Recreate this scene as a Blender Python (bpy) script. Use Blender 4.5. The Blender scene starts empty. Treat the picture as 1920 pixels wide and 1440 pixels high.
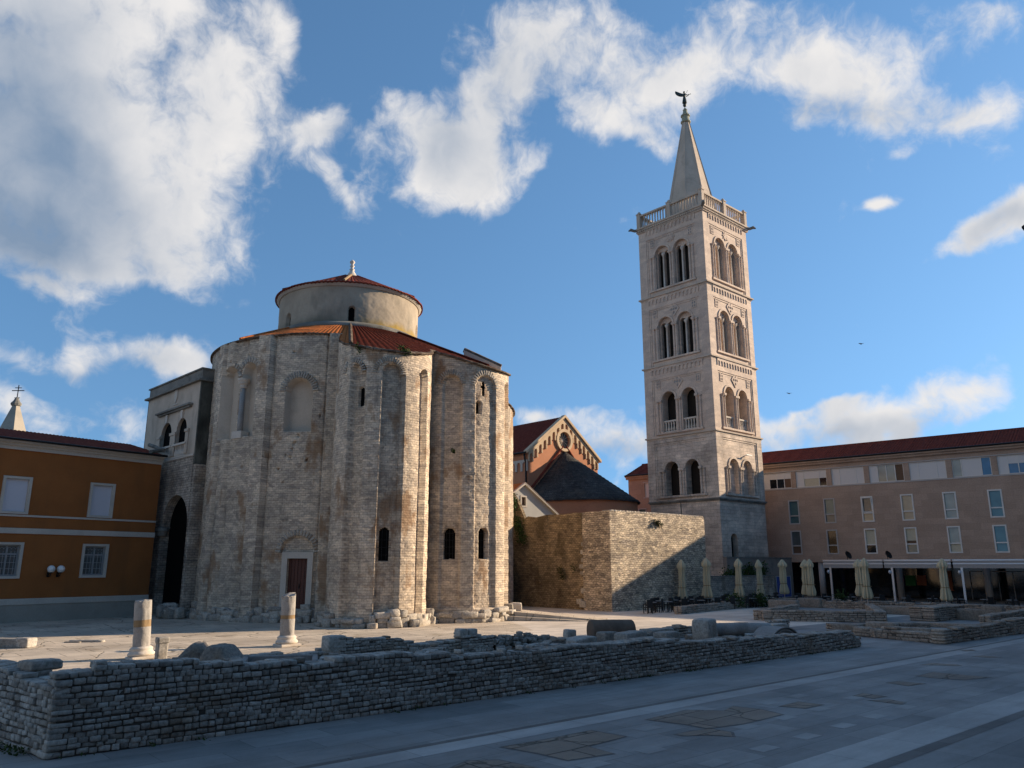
import bpy, math, random
import numpy as np
from mathutils import Vector, Matrix
from mathutils.geometry import tessellate_polygon
R = math.radians
random.seed(7); rng = np.random.default_rng(7)
scene = bpy.context.scene
COL = scene.collection

# ------------------------------------------------------------------ camera
CAM_H, FPX, PITCH = 3.4, 1450.0, R(13.2)      # eye height, focal length in photo pixels (1920 wide), pitch up
cd = bpy.data.cameras.new('camera'); cam = bpy.data.objects.new('camera', cd); COL.objects.link(cam)
cam.location = (0, 0, CAM_H); cam.rotation_euler = (R(90) + PITCH, 0, 0)
cd.sensor_width = 36; cd.lens = FPX / 1920 * 36; cd.clip_start = .1; cd.clip_end = 6000
scene.camera = cam

# ------------------------------------------------------------------ light
SUN = Vector((.941, .338, .330)).normalized()
SUN_EL = math.asin(SUN.z); SUN_ROT = math.atan2(SUN.x, SUN.y)
sl = bpy.data.lights.new('sun', 'SUN'); sl.energy = 5.0; sl.angle = R(.5); sl.color = (1, .80, .58)
so = bpy.data.objects.new('sun', sl); COL.objects.link(so); so.rotation_euler = SUN.to_track_quat('Z', 'Y').to_euler()
scene.view_settings.view_transform = 'Standard'; scene.view_settings.look = 'None'
scene.view_settings.exposure = 0.85; scene.view_settings.gamma = 1
SKY_STRENGTH = .105; SKY_TINT = (.66, .93, 1.10)

def pix_dir(x, y):                             # photo pixel -> (azimuth, elevation) of the sky direction seen there
    px, py = x - 960, 720 - y
    d = Vector((px, FPX * math.cos(PITCH) - py * math.sin(PITCH), FPX * math.sin(PITCH) + py * math.cos(PITCH)))
    d.normalize(); return math.atan2(d.x, d.y), math.asin(d.z)

def make_world():
    w = bpy.data.worlds.new('World'); scene.world = w; w.use_nodes = True
    nt = w.node_tree; N = nt.nodes; L = nt.links; N.clear()
    out = N.new('ShaderNodeOutputWorld'); bg = N.new('ShaderNodeBackground'); L.new(bg.outputs[0], out.inputs[0])
    sky = N.new('ShaderNodeTexSky'); sky.sky_type = 'NISHITA'; sky.sun_disc = False
    sky.sun_elevation = SUN_EL; sky.sun_rotation = SUN_ROT; sky.air_density = 1.0; sky.dust_density = .3; sky.ozone_density = 1.0
    tc = N.new('ShaderNodeTexCoord')
    lift = N.new('ShaderNodeVectorMath'); lift.operation = 'MULTIPLY_ADD'; L.new(tc.outputs['Generated'], lift.inputs[0]); lift.inputs[1].default_value = (1, 1, .8); lift.inputs[2].default_value = (0, 0, .26)   # keep the yellow band of the clear horizon out: the photo's air is clean
    nrm = N.new('ShaderNodeVectorMath'); nrm.operation = 'NORMALIZE'; L.new(lift.outputs[0], nrm.inputs[0]); L.new(nrm.outputs[0], sky.inputs['Vector'])
    sep = N.new('ShaderNodeSeparateXYZ'); L.new(tc.outputs['Generated'], sep.inputs[0])
    def M(op, a, b=None, c=None, clamp=False):
        n = N.new('ShaderNodeMath'); n.operation = op; n.use_clamp = clamp
        for i, v in enumerate((a, b, c)):
            if v is None: continue
            if isinstance(v, (int, float)): n.inputs[i].default_value = v
            else: L.new(v, n.inputs[i])
        return n.outputs[0]
    def noise(vec, scale, detail, rough, lac=2.0, out_=0):
        n = N.new('ShaderNodeTexNoise'); n.inputs['Scale'].default_value = scale; n.inputs['Detail'].default_value = detail; n.inputs['Roughness'].default_value = rough; n.inputs['Lacunarity'].default_value = lac
        L.new(vec, n.inputs['Vector']); return n.outputs[out_]
    def vmad(a, k, c):                                          # (a - .5) * k + c
        s = N.new('ShaderNodeVectorMath'); s.operation = 'SUBTRACT'; L.new(a, s.inputs[0]); s.inputs[1].default_value = (.5, .5, .5)
        m = N.new('ShaderNodeVectorMath'); m.operation = 'MULTIPLY_ADD'; L.new(s.outputs[0], m.inputs[0]); m.inputs[1].default_value = k; L.new(c, m.inputs[2]); return m.outputs[0]
    az = M('ARCTAN2', sep.outputs[0], sep.outputs[1]); el = M('ARCSINE', sep.outputs[2])
    cmb = N.new('ShaderNodeCombineXYZ'); L.new(az, cmb.inputs[0]); L.new(el, cmb.inputs[1]); V = cmb.outputs[0]
    P = vmad(noise(V, 6, 4, .55, 2.0, 1), (.11, .11, 0), V)      # slow warp: cloud outlines are not ellipses
    Q = vmad(noise(V, 16, 3, .5, 2.0, 1), (.05, .05, 0), V)      # warp of the cloud texture itself
    def blobs(lst, raw=()):
        acc = None
        for (a, e, wa, we, wt) in raw:                          # big unseen clouds added around the viewer to whiten blue fill (azimuth, elevation)
            m = N.new('ShaderNodeMapping'); m.vector_type = 'TEXTURE'; m.inputs['Location'].default_value = (a, e, 0); m.inputs['Scale'].default_value = (wa, we, 1); L.new(P, m.inputs['Vector'])
            dp = N.new('ShaderNodeVectorMath'); dp.operation = 'DOT_PRODUCT'; L.new(m.outputs[0], dp.inputs[0]); L.new(m.outputs[0], dp.inputs[1])
            ex = M('EXPONENT', M('MULTIPLY', dp.outputs['Value'], -1.0)); acc = M('MULTIPLY', ex, wt) if acc is None else M('MULTIPLY_ADD', ex, wt, acc)
        for (x, y, hw, hh, rot, wt) in lst:
            a, e = pix_dir(x, y); rad = math.hypot(x - 960, y - 720) / FPX; k = 1 / (1 + rad * rad) ** .75
            m = N.new('ShaderNodeMapping'); m.vector_type = 'TEXTURE'
            m.inputs['Location'].default_value = (a, e, 0); m.inputs['Rotation'].default_value = (0, 0, R(-rot))
            m.inputs['Scale'].default_value = (hw / FPX * k / max(.6, math.cos(e)), hh / FPX * k, 1)
            L.new(P, m.inputs['Vector'])
            dp = N.new('ShaderNodeVectorMath'); dp.operation = 'DOT_PRODUCT'; L.new(m.outputs[0], dp.inputs[0]); L.new(m.outputs[0], dp.inputs[1])
            ex = M('EXPONENT', M('MULTIPLY', dp.outputs['Value'], -1.0))
            acc = M('MULTIPLY', ex, wt) if acc is None else M('MULTIPLY_ADD', ex, wt, acc)
        return acc
    cov = M('MINIMUM', blobs(CLOUDS, FILL_CLOUDS), 1.08)
    n1 = noise(Q, 7.5, 14, .60, 2.1)
    dens = M('MULTIPLY_ADD', M('SUBTRACT', n1, .5), 2.9, cov)
    mr = N.new('ShaderNodeMapRange'); mr.interpolation_type = 'SMOOTHSTEP'; L.new(dens, mr.inputs[0]); mr.inputs[1].default_value = .34; mr.inputs[2].default_value = 1.08
    # tone: lit towards the sun side, grey-blue in the thick parts
    off = N.new('ShaderNodeVectorMath'); off.operation = 'ADD'; L.new(Q, off.inputs[0]); off.inputs[1].default_value = (.03, -.018, 0)
    rel = M('SUBTRACT', noise(Q, 7.5, 5, .55, 2.1), noise(off.outputs[0], 7.5, 5, .55, 2.1))
    grey = M('MINIMUM', blobs(GREYS), 1.0)
    thick = N.new('ShaderNodeMapRange'); L.new(dens, thick.inputs[0]); thick.inputs[1].default_value = .75; thick.inputs[2].default_value = 1.6; thick.inputs[3].default_value = 0; thick.inputs[4].default_value = .22
    sh = M('SUBTRACT', M('ADD', M('MULTIPLY_ADD', grey, .85, .05), thick.outputs[0]), M('MULTIPLY', rel, 1.0), clamp=True)
    cr = N.new('ShaderNodeMix'); cr.data_type = 'RGBA'; L.new(sh, cr.inputs['Factor'])
    cr.inputs['A'].default_value = (.475, .465, .46, 1); cr.inputs['B'].default_value = (.125, .175, .25, 1)
    skm = N.new('ShaderNodeMix'); skm.data_type = 'RGBA'; skm.blend_type = 'MULTIPLY'; skm.inputs['Factor'].default_value = 1
    L.new(sky.outputs[0], skm.inputs['A']); skm.inputs['B'].default_value = tuple(SKY_STRENGTH * c for c in SKY_TINT) + (1,)
    mx = N.new('ShaderNodeMix'); mx.data_type = 'RGBA'; L.new(mr.outputs[0], mx.inputs['Factor'])
    L.new(skm.outputs['Result'], mx.inputs['A']); L.new(cr.outputs['Result'], mx.inputs['B'])
    L.new(mx.outputs['Result'], bg.inputs[0]); bg.inputs[1].default_value = 1.0

# clouds: photo position, half size, tilt, weight (they are placed by sky direction)
CLOUDS = [(40, 120, 300, 320, 0, 1.2), (270, 270, 240, 180, 30, .95), (110, 430, 270, 90, 8, 1.05), (320, 450, 110, 60, 20, .6), (330, 60, 150, 130, 0, .62), (510, 40, 90, 60, 30, .6),
          (490, 190, 110, 120, 0, .6), (610, 215, 70, 34, 10, .55), (640, 330, 90, 26, 40, .62),
          (850, 340, 115, 85, 30, 1.0), (750, 180, 70, 60, 0, .7), (900, 230, 130, 100, -20, .9), (1120, 150, 210, 80, 10, .70), (1050, 40, 170, 70, 0, .66), (1290, 120, 130, 90, 20, .58),
          (1480, 130, 100, 60, 20, .6), (1640, 140, 150, 110, 20, .72), (1840, 210, 170, 60, 10, .74), (1880, 30, 120, 50, 0, .72), (1400, 10, 110, 40, 0, .45), (1470, 225, 60, 34, 0, .52),
          (1215, 245, 80, 24, 10, .6), (1110, 240, 60, 44, 0, .45), (1655, 400, 34, 22, 0, .78), (1810, 465, 120, 34, -25, .85), (1920, 400, 90, 40, -30, .8), (1090, 400, 40, 16, -30, .5), (1680, 290, 30, 20, 0, .4), (1010, 300, 40, 30, 0, .45),
          (150, 660, 220, 46, -2, .85), (330, 690, 90, 32, 6, .75), (60, 735, 90, 30, 10, .75), (160, 790, 260, 34, 4, .48), (60, 515, 80, 14, 10, .5), (180, 730, 70, 34, 40, .45),
          (1490, 785, 120, 22, 0, .8), (1560, 765, 80, 20, -8, .7), (1740, 760, 140, 46, -8, .68), (1890, 740, 80, 36, 0, .66), (1650, 805, 300, 26, 0, .66),
          (1120, 785, 100, 28, 8, .75), (1160, 830, 130, 34, 0, .7), (1010, 795, 40, 24, 0, .75), (1290, 850, 420, 30, 0, .42), (1180, 770, 50, 16, 0, .45)]
FILL_CLOUDS = [(-1.5, .30, .42, .2, 1.2), (-2.35, .34, .45, .24, 1.2)]  # unseen, added to take blue out of the fill light
GREYS = [(10, 420, 260, 100, 0, 1.0), (20, 150, 190, 260, 0, .75), (170, 330, 130, 55, 20, .5), (960, 170, 120, 80, -20, .42), (1500, 200, 130, 24, 10, .4), (1640, 200, 150, 34, 10, .3),
         (1890, 420, 90, 22, -25, .35), (150, 690, 190, 22, -4, .5), (1160, 850, 140, 20, 0, .5), (1600, 820, 300, 24, 0, .45), (830, 255, 46, 54, 0, .45), (640, 230, 60, 14, 0, .3)]
make_world()

# ------------------------------------------------------------------ measuring helpers (photo pixel -> point of the real place)
H = CAM_H
def ray(x, y):
    px, py = x - 960, 720 - y
    return np.array([px, FPX * math.cos(PITCH) - py * math.sin(PITCH), FPX * math.sin(PITCH) + py * math.cos(PITCH)])
def G(x, y, z=0.):
    r = ray(x, y); t = (z - H) / r[2]; p = r * t; return np.array([p[0], p[1], z])
def PH(o, d, x, y):                            # vertical plane through o along d -> (distance along d, height)
    o = np.asarray(o, float)[:2]; d = np.asarray(d, float)[:2]; r = ray(x, y); n = np.array([-d[1], d[0]])
    t = (n @ o) / (n @ r[:2]); p = r * t; return float((p[:2] - o) @ d), float(p[2] + H)
def CH(c, rad, x, y):                          # vertical cylinder -> (angle, height)
    c = np.asarray(c, float); r = ray(x, y); d = r[:2]; a = d @ d; b = -2 * d @ c; cc = c @ c - rad * rad
    D = max(0, b * b - 4 * a * cc); t = (-b - math.sqrt(D)) / (2 * a); p = r * t
    return math.atan2(p[1] - c[1], p[0] - c[0]), float(p[2] + H)
def unit(x, y): n = math.hypot(x, y); return np.array([x / n, y / n])

# ------------------------------------------------------------------ numpy noise
def _hash(i, j, s=0):
    n = (i.astype(np.int64) * 374761393 + j.astype(np.int64) * 668265263 + s * 974634777) & 0x7fffffff
    n = (n ^ (n >> 13)) * 1274126177 & 0x7fffffff
    return ((n ^ (n >> 16)) & 0xffff) / 65535.0
def vnoise(x, y, s=0):
    x = np.asarray(x, float); y = np.asarray(y, float)
    i = np.floor(x); j = np.floor(y); u = x - i; v = y - j; u = u * u * (3 - 2 * u); v = v * v * (3 - 2 * v)
    return (_hash(i, j, s) * (1 - u) + _hash(i + 1, j, s) * u) * (1 - v) + (_hash(i, j + 1, s) * (1 - u) + _hash(i + 1, j + 1, s) * u) * v - .5
def brickhash(s, z, w, h, seed=0):
    row = np.floor(z / h); c = np.floor(s / w + .5 * (row % 2) + .3 * _hash(row, row * 0, 5)); return _hash(row, c, seed) - .5

# ------------------------------------------------------------------ object helpers
def tag(o, label=None, cat=None, group=None, kind=None):
    if label: o['label'] = label
    if cat: o['category'] = cat
    if group: o['group'] = group
    if kind: o['kind'] = kind
    return o
def thing(name, label, cat, loc=(0, 0, 0), rz=0., group=None):
    o = bpy.data.objects.new(name, None); COL.objects.link(o); o.location = tuple(float(c) for c in loc); o.rotation_euler = (0, 0, rz)
    o.empty_display_size = .5
    return tag(o, label, cat, group)
def copy_tree(o, parent=None):
    c = o.copy(); COL.objects.link(c)
    if parent: c.parent = parent
    for ch in list(o.children): copy_tree(ch, c)
    return c
def rzd(d): return math.atan2(d[1], d[0])

class MB:
    """collects polygons (numpy chunks) and links them as one mesh object"""
    def __init__(s): s.V = []; s.n = 0; s.F = []; s.UV = []; s.T = []; s.MI = []
    def add(s, verts, faces, uv=None, tint=.5, mat=0, M=None):
        v = np.asarray(verts, float).reshape(-1, 3)
        if M is not None:
            m = np.array(M); v = v @ m[:3, :3].T + m[:3, 3]
        s.V.append(v); b = s.n; s.n += len(v)
        for k, f in enumerate(faces):
            s.F.append([i + b for i in f]); s.UV.append(None if uv is None else [uv[i] for i in f])
            s.T.append(tint if np.isscalar(tint) else tint[k]); s.MI.append(mat if np.isscalar(mat) else mat[k])
    def box(s, x0, y0, z0, x1, y1, z1, M=None, tint=.5, mat=0):
        v = [(x0, y0, z0), (x1, y0, z0), (x1, y1, z0), (x0, y1, z0), (x0, y0, z1), (x1, y0, z1), (x1, y1, z1), (x0, y1, z1)]
        s.add(v, [(3, 2, 1, 0), (4, 5, 6, 7), (0, 1, 5, 4), (1, 2, 6, 5), (2, 3, 7, 6), (3, 0, 4, 7)], None, tint, mat, M)
    def prism(s, poly, z0, z1, M=None, tint=.5, mat=0):
        n = len(poly); v = [(p[0], p[1], z0) for p in poly] + [(p[0], p[1], z1) for p in poly]
        s.add(v, [tuple(range(n))[::-1], tuple(range(n, 2 * n))] + [(i, (i + 1) % n, n + (i + 1) % n, n + i) for i in range(n)], None, tint, mat, M)
    def panel(s, outline, holes, th, M=None, mat=0, sides=True, back=False, hole_mat=None):
        loops = [list(outline)] + [list(h) for h in holes]
        flat = [p for l in loops for p in l]
        tris = tessellate_polygon([[Vector((p[0], p[1], 0)) for p in l] for l in loops])
        n = len(flat); v = [(p[0], 0, p[1]) for p in flat] + [(p[0], th, p[1]) for p in flat]
        fs = []; ms = []
        for t in tris:
            a, b, c = (flat[i] for i in t)
            y = (b[1] - a[1]) * (c[0] - a[0]) - (b[0] - a[0]) * (c[1] - a[1])
            f = tuple(t) if y < 0 else tuple(t)[::-1]
            fs.append(f); ms.append(mat)
            if back: fs.append(tuple(i + n for i in f[::-1])); ms.append(mat)
        k = 0
        for li, l in enumerate(loops):
            m = len(l)
            if li or sides:
                for i in range(m):
                    a = k + i; b = k + (i + 1) % m
                    fs.append((a, b, b + n, a + n)); ms.append(mat if (li == 0 or hole_mat is None) else hole_mat)
            k += m
        s.add(v, fs, None, .5, ms, M)
    def lathe(s, prof, n=16, c=(0, 0), M=None, ripple=None, cap=True, tint=.5, mat=0):
        v = []
        for (r, z) in prof:
            for i in range(n):
                a = 2 * math.pi * i / n; rr = r * (ripple(a, z) if ripple else 1)
                v.append((c[0] + rr * math.cos(a), c[1] + rr * math.sin(a), z))
        f = [(j * n + i, j * n + (i + 1) % n, (j + 1) * n + (i + 1) % n, (j + 1) * n + i) for j in range(len(prof) - 1) for i in range(n)]
        if cap: f += [tuple(range(n))[::-1], tuple((len(prof) - 1) * n + i for i in range(n))]
        s.add(v, f, None, tint, mat, M)
    def tube(s, pts, r, n=8, M=None, mat=0, tint=.5):
        pts = [Vector(tuple(float(c) for c in p)) for p in pts]; v = []
        rs = r if isinstance(r, (list, tuple)) else [r] * len(pts)
        for i, p in enumerate(pts):
            d = (pts[min(i + 1, len(pts) - 1)] - pts[max(i - 1, 0)]).normalized()
            u = d.cross(Vector((0, 0, 1)) if abs(d.z) < .9 else Vector((1, 0, 0))).normalized(); w = d.cross(u)
            for k in range(n):
                a = 2 * math.pi * k / n; q = p + (u * math.cos(a) + w * math.sin(a)) * rs[i]; v.append(tuple(q))
        f = [(j * n + i, j * n + (i + 1) % n, (j + 1) * n + (i + 1) % n, (j + 1) * n + i) for j in range(len(pts) - 1) for i in range(n)]
        f += [tuple(range(n))[::-1], tuple((len(pts) - 1) * n + i for i in range(n))]
        s.add(v, f, None, tint, mat, M)
    def build(s, name, mats, parent=None, smooth=False, bevel=0, loc=None, rz=None):
        if not isinstance(mats, (list, tuple)): mats = [mats]
        V = np.concatenate(s.V) if s.V else np.zeros((0, 3))
        me = bpy.data.meshes.new(name); me.from_pydata(V.tolist(), [], s.F)
        for m in mats: me.materials.append(m)
        me.polygons.foreach_set('material_index', s.MI)
        uvl = me.uv_layers.new(name='uv'); nor = np.zeros(len(s.F) * 3); me.polygons.foreach_get('normal', nor); nor = nor.reshape(-1, 3)
        buf = []
        for k, f in enumerate(s.F):
            if s.UV[k] is not None: buf += [c for uv in s.UV[k] for c in uv]; continue
            nx, ny, nz = nor[k]; h = math.hypot(nx, ny)
            p = V[f]
            if abs(nz) > .75 or h < 1e-6: uv = p[:, :2]
            else:
                t = np.array([-ny / h, nx / h]); uv = np.stack([p[:, :2] @ t, p[:, 2]], 1)
            buf += uv.ravel().tolist()
        uvl.data.foreach_set('uv', buf)
        at = me.attributes.new('tint', 'FLOAT', 'FACE'); at.data.foreach_set('value', s.T)
        if smooth: me.polygons.foreach_set('use_smooth', [True] * len(s.F))
        me.update()
        return link(me, name, parent, bevel, loc, rz)
def link(me, name, parent=None, bevel=0, loc=None, rz=None):
    o = bpy.data.objects.new(name, me); COL.objects.link(o)
    if parent: o.parent = parent
    if loc is not None: o.location = tuple(float(c) for c in loc)
    if rz is not None: o.rotation_euler = (0, 0, rz)
    if bevel:
        b = o.modifiers.new('bevel', 'BEVEL'); b.width = bevel; b.segments = 2; b.limit_method = 'ANGLE'; b.angle_limit = R(40)
    return o
def np_mesh(name, V, Q, uv=None, tint=None, mi=None, mats=None, parent=None, smooth=False):
    me = bpy.data.meshes.new(name); nv = len(V); nf = len(Q); k = Q.shape[1]
    me.vertices.add(nv); me.vertices.foreach_set('co', np.ascontiguousarray(V, dtype=np.float32).ravel())
    me.loops.add(nf * k); me.loops.foreach_set('vertex_index', np.ascontiguousarray(Q, dtype=np.int32).ravel())
    me.polygons.add(nf); me.polygons.foreach_set('loop_start', np.arange(0, nf * k, k, dtype=np.int32)); me.polygons.foreach_set('loop_total', np.full(nf, k, dtype=np.int32))
    if not isinstance(mats, (list, tuple)): mats = [mats]
    for m in mats: me.materials.append(m)
    if mi is not None: me.polygons.foreach_set('material_index', np.ascontiguousarray(mi, dtype=np.int32))
    me.update(calc_edges=True); me.validate()
    u = me.uv_layers.new(name='uv')
    if uv is None:
        nor = np.zeros(nf * 3, dtype=np.float32); me.polygons.foreach_get('normal', nor); nor = nor.reshape(-1, 3)
        h = np.hypot(nor[:, 0], nor[:, 1]); hh = np.maximum(h, 1e-6); t = np.stack([-nor[:, 1] / hh, nor[:, 0] / hh], 1)
        p = V[Q]; side = np.stack([np.einsum('fkc,fc->fk', p[:, :, :2], t), p[:, :, 2]], 2); flat = p[:, :, :2]
        luv = np.where((np.abs(nor[:, 2]) > .75)[:, None, None], flat, side)
    else: luv = uv[Q]
    u.data.foreach_set('uv', np.ascontiguousarray(luv, dtype=np.float32).ravel())
    at = me.attributes.new('tint', 'FLOAT', 'FACE'); at.data.foreach_set('value', np.ascontiguousarray(tint if tint is not None else np.full(nf, .5), dtype=np.float32))
    if smooth: me.polygons.foreach_set('use_smooth', np.ones(nf, dtype=bool))
    return link(me, name, parent)
def grid_quads(nu, nv, closed=False):
    i = np.arange(nu if closed else nu - 1); j = np.arange(nv - 1); I, J = np.meshgrid(i, j, indexing='ij'); I2 = (I + 1) % nu
    return np.stack([I * nv + J, I2 * nv + J, I2 * nv + J + 1, I * nv + J + 1], -1).reshape(-1, 4)
def T(x, y, z, rz=0., rx=0., ry=0.): return Matrix.Translation((float(x), float(y), float(z))) @ Matrix.Rotation(rz, 4, 'Z') @ Matrix.Rotation(rx, 4, 'X') @ Matrix.Rotation(ry, 4, 'Y')
def arch(x0, x1, z0, z1, n=12):                # rectangle with a round head, its crown at z1
    r = (x1 - x0) / 2; c = (x0 + x1) / 2; zs = z1 - r
    return [(x0, z0), (x1, z0)] + [(c + r * math.cos(math.pi * k / n), zs + r * math.sin(math.pi * k / n)) for k in range(n + 1)]
def rect(x0, z0, x1, z1): return [(x0, z0), (x1, z0), (x1, z1), (x0, z1)]

# ------------------------------------------------------------------ materials
MATS = {}
def new_mat(name, rough=.85, spec=.25):
    m = bpy.data.materials.new(name); m.use_nodes = True; nt = m.node_tree; b = nt.nodes['Principled BSDF']
    b.inputs['Roughness'].default_value = rough
    if 'Specular IOR Level' in b.inputs: b.inputs['Specular IOR Level'].default_value = spec
    return m, nt, b
class NB:
    def __init__(s, nt): s.nt = nt; s.N = nt.nodes; s.L = nt.links
    def node(s, t, **kw):
        n = s.N.new(t)
        for k, v in kw.items(): setattr(n, k, v)
        return n
    def put(s, sock, v):
        if isinstance(v, bpy.types.NodeSocket): s.L.new(v, sock)
        elif isinstance(v, (tuple, list)) and len(v) == 3 and sock.type == 'RGBA': sock.default_value = tuple(v) + (1,)
        else: sock.default_value = v
    def noise(s, vec, scale, detail=4, rough=.55, out=0):
        n = s.node('ShaderNodeTexNoise'); s.put(n.inputs['Vector'], vec); n.inputs['Scale'].default_value = scale; n.inputs['Detail'].default_value = detail; n.inputs['Roughness'].default_value = rough
        return n.outputs[out]
    def math(s, op, a, b=0., c=0., clamp=False):
        n = s.node('ShaderNodeMath', operation=op, use_clamp=clamp); s.put(n.inputs[0], a); s.put(n.inputs[1], b); s.put(n.inputs[2], c); return n.outputs[0]
    def mix(s, f, a, b, mode='MIX'):
        n = s.node('ShaderNodeMix', data_type='RGBA', blend_type=mode); s.put(n.inputs['Factor'], f); s.put(n.inputs['A'], a); s.put(n.inputs['B'], b); return n.outputs['Result']
    def ramp(s, f, lo, hi, a=0., b=1., smooth=True):
        n = s.node('ShaderNodeMapRange'); n.interpolation_type = 'SMOOTHSTEP' if smooth else 'LINEAR'; s.put(n.inputs[0], f); n.inputs[1].default_value = lo; n.inputs[2].default_value = hi; n.inputs[3].default_value = a; n.inputs[4].default_value = b; return n.outputs[0]
    def uv(s): return s.node('ShaderNodeUVMap', uv_map='uv').outputs[0]
    def obj(s): return s.node('ShaderNodeTexCoord').outputs['Object']
    def vadd(s, a, b, k):
        n = s.node('ShaderNodeVectorMath', operation='MULTIPLY_ADD'); s.put(n.inputs[0], b); n.inputs[1].default_value = (k, k, k); s.put(n.inputs[2], a); return n.outputs[0]
    def vscale(s, a, k):
        n = s.node('ShaderNodeVectorMath', operation='MULTIPLY'); s.put(n.inputs[0], a); n.inputs[1].default_value = k; return n.outputs[0]
    def tint(s): return s.node('ShaderNodeAttribute', attribute_name='tint').outputs['Fac']
    def bump(s, b, h, strength=.5, dist=.03):
        n = s.node('ShaderNodeBump'); n.inputs['Strength'].default_value = strength; n.inputs['Distance'].default_value = dist; s.put(n.inputs['Height'], h); s.L.new(n.outputs[0], b.inputs['Normal'])

def masonry(name, c1, c2, mortar, w, h, msize=.012, warp=.03, stain=None, stain_amt=.5, black=.3, rough=.9, bump=.6, dist=.03, blotch=(.6, 1.25), offset=.5, patch=None, vamt=1., slo=.55, shi=.68):
    """coursed stone: brick pattern in wall metres, warped courses, tone per stone, weather patches"""
    m, nt, b = new_mat(name, rough, .2); q = NB(nt); uv = q.uv(); ob = q.obj()
    wn = q.noise(uv, 2.2, 3, .5, 1); wc = q.node('ShaderNodeVectorMath', operation='SUBTRACT'); q.put(wc.inputs[0], wn); wc.inputs[1].default_value = (.5, .5, .5)
    v = q.vadd(uv, wc.outputs[0], warp * 2)
    br = q.node('ShaderNodeTexBrick'); br.offset = offset; q.put(br.inputs['Vector'], v)
    br.inputs['Color1'].default_value = (*c1, 1); br.inputs['Color2'].default_value = (*c2, 1); br.inputs['Mortar'].default_value = (*mortar, 1)
    br.inputs['Scale'].default_value = 1; br.inputs['Mortar Size'].default_value = msize; br.inputs['Mortar Smooth'].default_value = .3; br.inputs['Brick Width'].default_value = w; br.inputs['Row Height'].default_value = h
    vo = q.node('ShaderNodeTexVoronoi'); q.put(vo.inputs['Vector'], q.vscale(v, (1 / w, 1 / h, 1))); vo.inputs['Scale'].default_value = .8
    sepv = q.node('ShaderNodeSeparateColor'); q.put(sepv.inputs[0], vo.outputs['Color'])
    c = q.mix(1., br.outputs['Color'], q.mix(sepv.outputs[0], (1 - .28 * vamt, 1 - .28 * vamt, 1 - .26 * vamt), (1 + .22 * vamt, 1 + .2 * vamt, 1 + .15 * vamt)), 'MULTIPLY')
    lo = q.noise(ob, .35, 5, .6); c = q.mix(1., c, q.mix(q.ramp(lo, .3, .7), (blotch[0],) * 3, (blotch[1],) * 3), 'MULTIPLY')
    fi = q.noise(ob, 9, 6, .65); c = q.mix(1., c, q.mix(q.ramp(fi, .25, .75), (.8, .8, .8), (1.15, 1.15, 1.15)), 'MULTIPLY')
    if stain:
        sn = q.noise(q.vscale(ob, (1, 1, .55)), .55, 7, .62); c = q.mix(q.ramp(sn, slo, shi, 0, stain_amt), c, stain)
    if patch:
        pn = q.noise(ob, .9, 6, .6); c = q.mix(q.ramp(pn, .58, .62, 0, .8), c, patch)
    if black:
        bn = q.noise(q.vscale(ob, (1.6, 1.6, .28)), .8, 7, .65); c = q.mix(q.ramp(bn, .58, .74, 0, black), c, (.045, .045, .045))
    q.L.new(c, b.inputs['Base Color'])
    hgt = q.math('ADD', q.math('MULTIPLY', br.outputs['Fac'], -.6), q.math('ADD', q.math('MULTIPLY', sepv.outputs[1], .35), q.math('MULTIPLY', fi, .9)))
    q.bump(b, hgt, bump, dist); MATS[name] = m; return m
def plaster(name, col, var=.25, stain=None, sscale=.4, samt=.5, rough=.9, fine=.12, bump=.15, lo=.5, hi=.7, stretch=(1, 1, 1), foot=None):
    m, nt, b = new_mat(name, rough, .2); q = NB(nt); ob = q.obj()
    n1 = q.noise(ob, .5, 6, .6); c = q.mix(q.ramp(n1, .3, .7), tuple(x * (1 - var) for x in col), tuple(min(1, x * (1 + var)) for x in col))
    n2 = q.noise(ob, 14, 6, .65); c = q.mix(1., c, q.mix(n2, (1 - fine * 2,) * 3, (1 + fine * 2,) * 3), 'MULTIPLY')
    if stain: sn = q.noise(q.vscale(ob, stretch), sscale, 7, .62); c = q.mix(q.ramp(sn, lo, hi, 0, samt), c, stain)
    if foot:                                   # rising damp and lichen above a ledge
        sp = q.node('ShaderNodeSeparateXYZ'); q.put(sp.inputs[0], ob); fn = q.noise(ob, 1.1, 6, .6)
        fz = q.math('MULTIPLY_ADD', fn, 1.4, q.math('SUBTRACT', foot[0] - .35, sp.outputs[2])); c = q.mix(q.ramp(fz, -.5, .5, 0, .75), c, foot[2])
        c = q.mix(q.math('MULTIPLY', q.ramp(fz, -.5, .2, 0, .9), q.ramp(sp.outputs[0], 1.5, 4.)), c, foot[3])
    q.L.new(c, b.inputs['Base Color']); q.bump(b, n2, bump, .02); MATS[name] = m; return m
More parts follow.
